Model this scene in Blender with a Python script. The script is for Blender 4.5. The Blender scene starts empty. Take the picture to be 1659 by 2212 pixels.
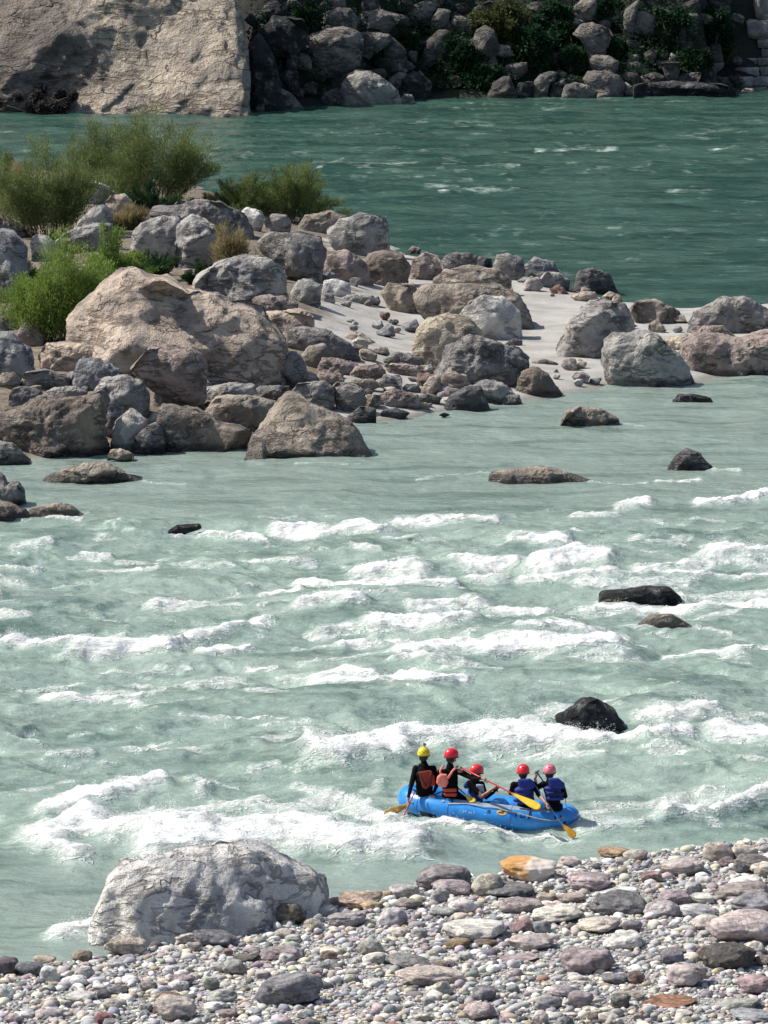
import bpy, math, random
import numpy as np
from mathutils import Vector, Matrix
R = math.radians
rng = np.random.default_rng(7); random.seed(7)
sc = bpy.context.scene; COL = sc.collection

# ---------------------------------------------------------------- camera, sky, sun, exposure
FPX = 10600.0; CH = 20.5; HZ = -450.0            # focal length (in px of a 1659 px wide picture), camera height, horizon row
PITCH = math.atan((1106 - HZ) / FPX)
cd = bpy.data.cameras.new('camera'); cam = bpy.data.objects.new('camera', cd); COL.objects.link(cam)
cam.location = (0, 0, CH); cam.rotation_euler = (math.pi / 2 - PITCH, 0, 0)
cd.sensor_fit = 'HORIZONTAL'; cd.sensor_width = 36; cd.lens = FPX / 1659 * 36; cd.clip_start = 1; cd.clip_end = 4000
sc.camera = cam
SUN_AZ = (-1.0, 0.20); SUN_EL = 50
sv = Vector((SUN_AZ[0], SUN_AZ[1], 0)).normalized() * math.cos(R(SUN_EL)); sv.z = math.sin(R(SUN_EL))
sl = bpy.data.lights.new('sun', 'SUN'); so = bpy.data.objects.new('sun', sl); COL.objects.link(so)
sl.energy = 4.6; sl.angle = R(0.5); sl.color = (1, .94, .84)
so.rotation_euler = sv.to_track_quat('Z', 'Y').to_euler(); so.location = (0, 0, 60)
w = bpy.data.worlds.new('World'); sc.world = w; w.use_nodes = True
nt = w.node_tree; nt.nodes.clear()
sky = nt.nodes.new('ShaderNodeTexSky'); sky.sky_type = 'NISHITA'; sky.sun_disc = False
sky.sun_elevation = R(SUN_EL); sky.sun_rotation = math.atan2(SUN_AZ[0], SUN_AZ[1]); sky.dust_density = 2.0
bg = nt.nodes.new('ShaderNodeBackground'); bg.inputs[1].default_value = 0.10
wo = nt.nodes.new('ShaderNodeOutputWorld'); nt.links.new(sky.outputs[0], bg.inputs[0]); nt.links.new(bg.outputs[0], wo.inputs[0])
sc.view_settings.view_transform = 'Standard'; sc.view_settings.look = 'None'
sc.view_settings.gamma = 1; sc.view_settings.use_curve_mapping = False; sc.view_settings.exposure = 0.45
sc.cycles.max_bounces = 6; sc.cycles.diffuse_bounces = 3; sc.cycles.glossy_bounces = 2
sc.cycles.transparent_max_bounces = 4

# ---------------------------------------------------------------- geometry helpers
FW = np.array([0, math.cos(PITCH), -math.sin(PITCH)]); UP = np.array([0, math.sin(PITCH), math.cos(PITCH)])
def ray(px, py): return FW + np.array([1, 0, 0]) * ((px - 829.5) / FPX) + UP * ((1106 - py) / FPX)
def at(px, py, z=0.0):
    d = ray(px, py); t = (z - CH) / d[2]; return np.array([0, 0, CH]) + d * t
def atY(px, py, Y):
    d = ray(px, py); return np.array([0, 0, CH]) + d * (Y / d[1])
def to_px(X, Y, Z=0.0):                           # point(s) -> px in the 1659 wide picture
    zz = Z - CH; dep = Y * FW[1] + zz * FW[2]
    return 829.5 + FPX * X / dep, 1106 - FPX * (Y * UP[1] + zz * UP[2]) / dep
FR = {'P': (0, 0, 1, 1), 'A': (0, 0, .5, .5), 'B': (829.5, 0, .5, .5), 'C': (0, 486, .5, .5), 'D': (648, 486, .609, .609),
      'E': (486, 0, .3581, .3581), 'G': (1026, 0, .3815, .3815), 'L': (0, 702, .293, .293), 'K': (0, 216, .293, .293),
      'N': (0, 1674, .5, .5), 'M': (829.5, 1728, .5, .5)}
def cv(fr, pts): a = FR[fr]; return [(a[0] + x * a[2], a[1] + y * a[3]) for x, y in pts]

_perm = np.random.default_rng(3).permutation(512).astype(np.int64)
_g = np.random.default_rng(4).normal(size=(512, 3)); _g /= np.linalg.norm(_g, axis=1)[:, None]
def pn(P, seed=0):
    P = np.asarray(P, float); i = np.floor(P).astype(np.int64); f = P - i
    u = f * f * f * (f * (f * 6 - 15) + 10); out = np.zeros(len(P))
    for a in (0, 1):
        wa = u[:, 0] if a else 1 - u[:, 0]; ha = _perm[(i[:, 0] + a + seed * 17) & 511]
        for b in (0, 1):
            wb = wa * (u[:, 1] if b else 1 - u[:, 1]); hb = _perm[(ha + i[:, 1] + b) & 511]
            for c in (0, 1):
                wc = wb * (u[:, 2] if c else 1 - u[:, 2]); g = _g[_perm[(hb + i[:, 2] + c) & 511]]
                out += wc * (g[:, 0] * (f[:, 0] - a) + g[:, 1] * (f[:, 1] - b) + g[:, 2] * (f[:, 2] - c))
    return out * 1.6
def fbm(P, o=4, seed=0, ridge=False):
    r = 0; a = 1.0; P = np.asarray(P, float)
    for k in range(o):
        n = pn(P * 2 ** k + 13.7 * k, seed + k); r = r + a * ((0.5 - abs(n)) if ridge else n); a *= .5
    return r
def sst(a, b, x): t = np.clip((x - a) / (b - a), 0, 1); return t * t * (3 - 2 * t)

def np_mesh(name, V, F, smooth=True):
    me = bpy.data.meshes.new(name); V = np.asarray(V, np.float32); F = np.asarray(F, np.int32)
    me.vertices.add(len(V)); me.vertices.foreach_set('co', V.ravel())
    n = F.shape[1]; me.loops.add(F.size); me.loops.foreach_set('vertex_index', F.ravel())
    me.polygons.add(len(F)); me.polygons.foreach_set('loop_start', np.arange(0, F.size, n, dtype=np.int32))
    me.polygons.foreach_set('loop_total', np.full(len(F), n, np.int32))
    me.update(calc_edges=True)
    if smooth: me.polygons.foreach_set('use_smooth', np.ones(len(F), bool))
    return me
class MB:                                         # mixed mesh builder
    def __init__(s): s.v = []; s.f = []; s.m = []
    def add(s, V, F, mi=0):
        o = len(s.v); s.v += [tuple(map(float, p)) for p in V]; s.f += [tuple(int(i) + o for i in q) for q in F]; s.m += [mi] * len(F)
    def mesh(s, name, smooth=True):
        me = bpy.data.meshes.new(name); me.from_pydata(s.v, [], s.f); me.update()
        me.polygons.foreach_set('use_smooth', [smooth] * len(s.f)); me.polygons.foreach_set('material_index', s.m); return me
def obj(name, me, mats, parent=None, loc=None, col=None):
    o = bpy.data.objects.new(name, me); COL.objects.link(o)
    if me is not None:
        me.name = name
        for m in (mats if isinstance(mats, (list, tuple)) else [mats]): me.materials.append(m)
    if parent: o.parent = parent
    if loc is not None: o.location = tuple(map(float, loc))
    if col is not None: o.color = (*col, 1)
    return o
def tag(o, label=None, cat=None, group=None, kind=None):
    if label: o['label'] = label
    if cat: o['category'] = cat
    if group: o['group'] = group
    if kind: o['kind'] = kind
    return o
_ico = {}
def ico(n):
    if n not in _ico:
        import bmesh
        bm = bmesh.new(); bmesh.ops.create_icosphere(bm, subdivisions=n, radius=1)
        _ico[n] = (np.array([v.co[:] for v in bm.verts]), np.array([[v.index for v in f.verts] for f in bm.faces])); bm.free()
    return _ico[n]
def tube(pts, rad, seg=10, closed=False, caps=True):
    P = [Vector(p) for p in pts]; n = len(P); V = []; F = []
    rad = rad if hasattr(rad, '__len__') else [rad] * n; prev = None
    for i in range(n):
        t = (P[(i + 1) % n] - P[i - 1]) if closed else (P[min(i + 1, n - 1)] - P[max(i - 1, 0)])
        t.normalize()
        if prev is None: a = t.orthogonal().normalized(); a = (Vector((0, 0, 1)) - t * t.z).normalized() if abs(t.z) < .9 else a
        else: a = (prev - t * prev.dot(t)).normalized()
        prev = a; b = t.cross(a)
        for k in range(seg): q = 2 * math.pi * k / seg; V.append(P[i] + (a * math.cos(q) + b * math.sin(q)) * rad[i])
    m = n if closed else n - 1
    for i in range(m):
        for k in range(seg):
            j = (i + 1) % n; F.append((i * seg + k, i * seg + (k + 1) % seg, j * seg + (k + 1) % seg, j * seg + k))
    if caps and not closed: F.append(tuple(range(seg))[::-1]); F.append(tuple((n - 1) * seg + k for k in range(seg)))
    return V, F

# ---------------------------------------------------------------- materials
class NT:
    def __init__(s, name):
        s.m = bpy.data.materials.new(name); s.m.use_nodes = True; s.t = s.m.node_tree; s.b = s.t.nodes['Principled BSDF']
        s.tc = s.t.nodes.new('ShaderNodeTexCoord')
    def n(s, ty, **k):
        x = s.t.nodes.new('ShaderNode' + ty)
        for a, b in k.items(): setattr(x, a, b)
        return x
    def l(s, a, b): s.t.links.new(a, b)
    def set(s, i, v):
        if isinstance(v, bpy.types.NodeSocket): s.l(v, i)
        elif isinstance(v, tuple) and len(v) == 3 and i.type == 'RGBA': i.default_value = (*v, 1)
        else: i.default_value = v
    def noise(s, co, scale, detail=4, rough=.55, w=None, dist=0):
        x = s.n('TexNoise'); s.set(x.inputs['Vector'], co); x.inputs['Scale'].default_value = scale
        x.inputs['Detail'].default_value = detail; x.inputs['Roughness'].default_value = rough; x.inputs['Distortion'].default_value = dist
        if w is not None: x.noise_dimensions = '4D'; s.set(x.inputs['W'], w)
        return x.outputs['Fac']
    def ramp(s, f, a, b, va=0.0, vb=1.0):
        x = s.n('MapRange'); x.interpolation_type = 'SMOOTHSTEP'; s.set(x.inputs[0], f)
        for i, v in enumerate((a, b, va, vb)): x.inputs[i + 1].default_value = v
        return x.outputs[0]
    def mix(s, f, a, b, mode='MIX'):
        x = s.n('Mix', data_type='RGBA', blend_type=mode); s.set(x.inputs[0], f); s.set(x.inputs[6], a); s.set(x.inputs[7], b); return x.outputs[2]
    def math(s, op, a, b=0.0):
        x = s.n('Math', operation=op); s.set(x.inputs[0], a); s.set(x.inputs[1], b); return x.outputs[0]
    def bump(s, h, strength, dist, nrm=None):
        x = s.n('Bump'); x.inputs['Strength'].default_value = strength; x.inputs['Distance'].default_value = dist; s.l(h, x.inputs['Height'])
        if nrm is not None: s.l(nrm, x.inputs['Normal'])
        return x.outputs[0]
    def out(s, col=None, rough=None, nrm=None, **k):
        if col is not None: s.set(s.b.inputs['Base Color'], col)
        if rough is not None: s.set(s.b.inputs['Roughness'], rough)
        if nrm is not None: s.l(nrm, s.b.inputs['Normal'])
        for a, v in k.items(): s.set(s.b.inputs[a.replace('_', ' ')], v)
        return s.m
def simple(name, col, rough=.6, var=.12, scale=8, **k):
    t = NT(name); f = t.noise(t.tc.outputs['Object'], scale, 5)
    c = t.mix(t.ramp(f, .3, .7), tuple(x * (1 - var) for x in col), tuple(min(1, x * (1 + var)) for x in col))
    return t.out(c, rough, **k)
def rock_mat(name, scale=1.0, wet=False, bumpd=.08, cliff=False):
    t = NT(name); oi = t.n('ObjectInfo'); co = t.tc.outputs['Object']; W = t.math('MULTIPLY', oi.outputs['Random'], 40)
    base = oi.outputs['Color']
    n1 = t.noise(co, .55 * scale, 5, .6, W, .6); n2 = t.noise(co, 2.6 * scale, 6, .65, W); n3 = t.noise(co, 11 * scale, 4, .7, W)
    c = t.mix(t.ramp(n1, .35, .65), t.mix(1.0, base, (.58, .585, .62), 'MULTIPLY'), t.mix(1.0, base, (1.26, 1.23, 1.18), 'MULTIPLY'))
    c = t.mix(t.math('MULTIPLY', t.ramp(n2, .52, .66), .55), c, t.mix(.55, base, (.55, .54, .52)))
    c = t.mix(t.math('MULTIPLY', t.ramp(n2, .46, .3), .6), c, t.mix(1.0, base, (.42, .41, .42), 'MULTIPLY'))
    c = t.mix(t.math('MULTIPLY', t.ramp(n3, .5, .72), .35), c, t.mix(1.0, base, (1.4, 1.35, 1.25), 'MULTIPLY'))
    # bedding veins: stretched bands turned differently on every rock
    mp = t.n('Mapping'); t.l(co, mp.inputs[0]); cx = t.n('CombineXYZ'); t.l(t.math('MULTIPLY', oi.outputs['Random'], 6.3), cx.inputs[1]); t.l(t.math('MULTIPLY', oi.outputs['Random'], 3.1), cx.inputs[0])
    t.l(cx.outputs[0], mp.inputs['Rotation']); mp.inputs['Scale'].default_value = (.6, .8, 1.9)
    v = t.noise(mp.outputs[0], 1.3 * scale, 6, .6, W, .8); vr = t.ramp(t.math('ABSOLUTE', t.math('SUBTRACT', v, .5)), 0, .045)
    pm = t.ramp(t.noise(co, 1.1 * scale, 3, .5, W), .44, .56)
    c = t.mix(t.math('MULTIPLY', t.math('MULTIPLY', t.math('SUBTRACT', 1, vr), pm), .62), c, t.mix(1.0, base, (.45, .43, .43), 'MULTIPLY'))
    vo = t.n('TexVoronoi', feature='DISTANCE_TO_EDGE', voronoi_dimensions='4D'); 
    wv = t.n('Vector' + 'Math', operation='ADD'); t.l(mp.outputs[0], wv.inputs[0]); nn = t.n('TexNoise'); t.l(co, nn.inputs['Vector']); nn.inputs['Scale'].default_value = 2 * scale; t.l(nn.outputs['Color'], wv.inputs[1])
    t.l(wv.outputs[0], vo.inputs['Vector']); t.l(W, vo.inputs['W']); vo.inputs['Scale'].default_value = .75 * scale
    cr0 = t.ramp(vo.outputs['Distance'], 0, .03); pm2 = t.ramp(t.noise(co, .9 * scale, 3, .5, t.math('ADD', W, 7)), .50, .58); cr = t.math('SUBTRACT', 1, t.math('MULTIPLY', t.math('SUBTRACT', 1, cr0), pm2))
    c = t.mix(t.math('MULTIPLY', t.math('SUBTRACT', 1, cr), .6), c, t.mix(1.0, base, (.3, .29, .3), 'MULTIPLY'))
    rough = .85
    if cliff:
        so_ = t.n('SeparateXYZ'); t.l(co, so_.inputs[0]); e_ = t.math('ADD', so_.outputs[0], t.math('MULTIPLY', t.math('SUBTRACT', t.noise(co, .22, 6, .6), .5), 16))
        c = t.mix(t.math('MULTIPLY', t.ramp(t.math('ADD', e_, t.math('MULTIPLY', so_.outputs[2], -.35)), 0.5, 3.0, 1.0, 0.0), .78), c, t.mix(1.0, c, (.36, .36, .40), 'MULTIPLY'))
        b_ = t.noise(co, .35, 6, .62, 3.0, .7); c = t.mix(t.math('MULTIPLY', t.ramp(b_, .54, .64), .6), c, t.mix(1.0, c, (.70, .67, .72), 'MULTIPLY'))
    if wet:
        g = t.n('NewGeometry'); sx = t.n('SeparateXYZ'); t.l(g.outputs['Position'], sx.inputs[0])
        z = t.math('SUBTRACT', sx.outputs[2], t.math('MULTIPLY', n2, .35)); wf = t.ramp(z, -.02, .14, 1.0, 0.0)
        c = t.mix(wf, c, t.mix(1.0, c, (.38, .38, .40), 'MULTIPLY')); rough = t.ramp(z, -.02, .14, .3, .85)
    h = t.math('ADD', t.math('ADD', t.math('MULTIPLY', n2, 1.2), t.math('MULTIPLY', n3, .45)), t.math('ADD', t.math('ADD', t.math('MULTIPLY', n1, .8), t.math('MULTIPLY', t.math('MULTIPLY', t.math('SUBTRACT', vr, 1), pm), .45)), t.math('MULTIPLY', cr, .4)))
    return t.out(c, rough, t.bump(h, 1.0, bumpd * 1.35), Specular_IOR_Level=.3)
M_rock = rock_mat('weathered_rock', 1.0, True, .16)
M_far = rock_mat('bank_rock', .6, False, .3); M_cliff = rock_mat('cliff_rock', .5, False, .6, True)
M_cob = rock_mat('water_worn_stone', 5.0, False, .018)

# ---------------------------------------------------------------- terrain
def sdf(X, Y, poly):                              # signed distance, positive inside
    X = np.asarray(X, float); Y = np.asarray(Y, float); d = np.full(X.shape, 1e9); ins = np.zeros(X.shape, bool); n = len(poly)
    for i in range(n):
        ax, ay = poly[i]; bx, by = poly[(i + 1) % n]; ex, ey = bx - ax, by - ay
        t = np.clip(((X - ax) * ex + (Y - ay) * ey) / (ex * ex + ey * ey + 1e-12), 0, 1)
        d = np.minimum(d, np.hypot(X - ax - t * ex, Y - ay - t * ey))
        c = ((ay > Y) != (by > Y)) & (X < (bx - ax) * (Y - ay) / (by - ay + 1e-12) + ax); ins ^= c
    return np.where(ins, d, -d)
ISL = [tuple(at(x, y)[:2]) for x, y in [(-600, 1010), (-300, 1000), (0, 992), (300, 975), (520, 972), (700, 950), (815, 912), (960, 890), (1100, 872), (1230, 852), (1310, 834), (1500, 826), (1659, 806), (2100, 790),
       (2100, 640), (1800, 655), (1500, 664), (1340, 655), (1230, 630), (1060, 590), (900, 548), (740, 500), (560, 440), (400, 400), (-200, 385), (-600, 400)]]
BCH = [tuple(at(x, y)[:2]) for x, y in [(-900, 2160), (-300, 2115), (0, 2096), (205, 2072), (400, 2035), (560, 1995), (700, 1962), (900, 1912), (1080, 1885), (1300, 1856), (1500, 1834), (1700, 1812), (2100, 1780), (2800, 1740)]]
BCH += [(70, 60), (70, -60), (-70, -60), (-70, 60)]
FARL = [at(x, y)[:2] for x, y in [(-2600, 250), (-400, 246), (0, 246), (300, 248), (550, 239), (700, 229), (900, 213), (1200, 210), (1659, 203), (2200, 198), (4200, 192)]]
FX = np.array([p[0] for p in FARL]); FY = np.array([p[1] for p in FARL])
def nz2(X, Y, s, seed, o=3): return fbm(np.stack([np.ravel(X) / s, np.ravel(Y) / s, np.zeros(np.size(X)) + .37], 1), o, seed).reshape(np.shape(X))
def h_isl(X, Y):
    d = sdf(X, Y, ISL) + nz2(X, Y, 3.0, 5) * .5
    cap = .45 + 2.0 * sst(2.0, -6.0, X + (Y - 170) * .03)
    return np.where(d > 0, cap * (1 - np.exp(-np.maximum(d, 0) * .22 / cap)), d * .35) + np.where(d > 0, nz2(X, Y, 1.6, 9) * .05 + nz2(X, Y, 8., 11) * .12, 0)
def h_bch(X, Y):
    d = sdf(X, Y, BCH)
    return np.where(d > 0, .02 * d + np.minimum(d, 1) * .05, d * .25) + nz2(X, Y, 1.2, 21) * .03
def h_far(X, Y):
    d = Y - np.interp(X, FX, FY); d = np.where(d > 0, np.maximum(d - 9.5 * sst(-8.2, -9.6, X) - 6.5 * sst(21.5, 23.5, X), .02), d); n = nz2(X, Y, 9., 31, 4)
    return np.where(d > 0, np.minimum(d * .95, 3 + d * .8) + n * np.minimum(np.maximum(d, 0), 6) * .35, d * .4)
def terr(X, Y):
    X = np.asarray(X, float); Y = np.asarray(Y, float); r = np.full(X.shape, -1.6)
    for fn in (h_isl, h_bch, h_far): r = np.maximum(r, fn(X, Y))
    return r
def hit(px, py, floor=None):                      # where the line of sight meets the ground (or the water)
    d = ray(px, py); T = np.linspace(60, 620, 2400); X = d[0] * T; Y = d[1] * T; Z = CH + d[2] * T
    G = terr(X, Y); G = np.maximum(G, 0.0); i = np.argmax(Z < G)
    if Z[i] >= G[i]: i = len(T) - 1
    t0, t1 = T[max(i - 1, 0)], T[i]; a, b = (Z - G)[max(i - 1, 0)], (Z - G)[i]; t = t0 + (t1 - t0) * a / (a - b + 1e-9)
    return np.array([d[0] * t, d[1] * t, CH + d[2] * t])
# ---------------------------------------------------------------- rocks
def make_rock(fr, poly, col, label, mat=None, depth=.75, cat='boulder', name='boulder', group=None, rough=.07, facets=3, sunk=.12, off=0.0, lift=0.0, tilt=0.0, buryk=1.0, sub7=False, shx=0.0, seed=None, p=2.5):
    mat = mat or M_rock; P = np.array(cv(fr, poly), float); seed = seed if seed is not None else (abs(hash_s(label)) % 977)
    rg = np.random.default_rng(seed)
    x0, y0 = P.min(0); x1, y1 = P.max(0); cx = (x0 + x1) / 2
    g = hit(min(max(cx, -500), 2200), y1 - (y1 - y0) * .03); sc_ = FPX / (g[1] / math.cos(PITCH) * 1.0 + 0.0)
    dist = g[1] * FW[1] + (g[2] - CH) * FW[2]; s = FPX / dist                         # px per metre
    wdt = (x1 - x0) / s; hgt = (y1 - y0) / s; D = depth * .5 * (wdt * hgt) ** .5 * 1.15
    Yc = g[1] + D * (.12 if mat is M_far else .7) + off
    hh_ = y1 - y0; P[:, 1] += np.where(P[:, 1] > y0 + .62 * hh_, .30 * hh_, 0) * buryk; y1 = P[:, 1].max(); hgt = (y1 - y0) / s
    C2 = np.array([cx, (y0 + y1) / 2]); c3 = atY(C2[0], C2[1], Yc); s2 = FPX / (Yc * FW[1] + (c3[2] - CH) * FW[2])
    q = P - C2; big = x1 - x0
    n = 3 if big < 26 else 4 if big < 75 else 5 if big < 190 else 6
    if sub7: n = 7
    V, Fc = ico(n); V = V.copy()
    rot = Matrix.Rotation(rg.uniform(0, 6.28), 3, 'Y'); V = V @ np.array(rot)
    phi = np.arctan2(V[:, 2], V[:, 0]); rho = np.hypot(V[:, 0], V[:, 2])
    # radius of the outline by direction
    K = 256; A = np.linspace(-math.pi, math.pi, K, endpoint=False); Rr = np.zeros(K); qq = np.vstack([q, q[:1]])
    for i in range(len(q)):
        ax, ay = qq[i][0], -qq[i][1]; bx, by = qq[i + 1][0], -qq[i + 1][1]; ca, sa = np.cos(A), np.sin(A)
        den = ca * (by - ay) - sa * (bx - ax); den = np.where(abs(den) < 1e-9, 1e-9, den)
        t = (ax * (by - ay) - ay * (bx - ax)) / den; u = (ax * sa - ay * ca) / den
        ok = (t > 0) & (u >= -1e-6) & (u <= 1 + 1e-6); Rr = np.where(ok, np.maximum(Rr, t), Rr)
    Rr[Rr == 0] = np.median(Rr)
    k = np.array([1, 2, 3, 2, 1.]); k /= k.sum(); Rr = sum(np.roll(Rr, j - 2) * k[j] for j in range(5))
    Rp = np.interp(phi, np.append(A, math.pi), np.append(Rr, Rr[0])) / s2
    sup = 1 / (rho ** p + abs(V[:, 1]) ** p) ** (1 / p)
    X = np.cos(phi) * rho * Rp * sup; Z = np.sin(phi) * rho * Rp * sup; Y = V[:, 1] * D * sup
    S = np.stack([X, Y, Z], 1); sz = (wdt * hgt) ** .5
    Y0_ = S[:, 1].copy()
    for _ in range(facets * 3 + 2):                   # broken flat faces
        nrm = rg.normal(size=3); nrm[1] = -abs(nrm[1]) * 1.3 if rg.random() < .7 else abs(nrm[1]); nrm /= np.linalg.norm(nrm)
        nrm[1] = math.copysign(max(abs(nrm[1]), .38), nrm[1]); e = S @ nrm; c = np.percentile(e, 99) * rg.uniform(.45, .85); ny = S[:, 1] - np.maximum(e - c, 0) * .95 / nrm[1]; lim = Y0_ * .62; S[:, 1] = np.where(Y0_ < 0, np.minimum(ny, lim), np.maximum(ny, lim))
    dn = S / (np.linalg.norm(S, axis=1)[:, None] + 1e-9); o = rg.uniform(0, 90, 3)
    a = rough * sz
    d = fbm(S / (sz * .42) + o, 3, seed % 40) * a * .75 + fbm(S / (sz * .30) + o + 9, 4, seed % 23 + 5, True) * a * .7 - a * .25
    d += fbm(S / (sz * .17) + o, 3, seed % 31 + 3, True) * a * .55
    if sub7: d += fbm(S / 1.5 + o, 5, 9, True) * .42 + fbm(S * np.array([1, 1, .45]) / .8 + o, 3, 12, True) * .12
    if n >= 5: d += fbm(S / .30 + o, 3, seed % 17, True) * min(a * .45, .07)
    # layered ledges
    ax = rg.normal(size=3); ax[1] *= .4; ax /= np.linalg.norm(ax); tt = (S @ ax) / (sz * .13) + fbm(S / (sz * .5) + o, 2, 5) * 1.2
    d += (np.abs((tt % 1) - .5) ** 2) * a * .28
    S += dn * (d * (.45 + .55 * np.abs(V[:, 1]) ** .6))[:, None]
    for ax_, lo, hi in ((0, x0 - cx, x1 - cx), (2, -(y1 - C2[1]), C2[1] - y0)):
        m0, m1 = S[:, ax_].min(), S[:, ax_].max(); S[:, ax_] = (S[:, ax_] - m0) / (m1 - m0) * (hi - lo) / s2 + lo / s2
    if tilt: S[:, 1] += S[:, 2] * tilt + S[:, 0] * shx
    ob = obj(name, np_mesh(name, S, Fc), mat, loc=c3 + np.array([0, 0, lift]), col=col)
    tag(ob, label, cat, group); return ob
def hash_s(s):
    h = 5381
    for ch in s: h = (h * 33 + ord(ch)) & 0xffffff
    return h
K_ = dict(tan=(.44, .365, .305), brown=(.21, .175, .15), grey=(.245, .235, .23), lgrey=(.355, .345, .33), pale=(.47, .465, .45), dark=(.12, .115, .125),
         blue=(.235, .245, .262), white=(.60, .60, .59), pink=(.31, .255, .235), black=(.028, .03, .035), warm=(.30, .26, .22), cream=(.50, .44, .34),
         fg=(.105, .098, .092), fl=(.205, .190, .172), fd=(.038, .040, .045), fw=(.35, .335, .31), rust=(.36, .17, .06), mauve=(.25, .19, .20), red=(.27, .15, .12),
         olive=(.10, .09, .075), chalk=(.72, .71, .68))
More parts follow.
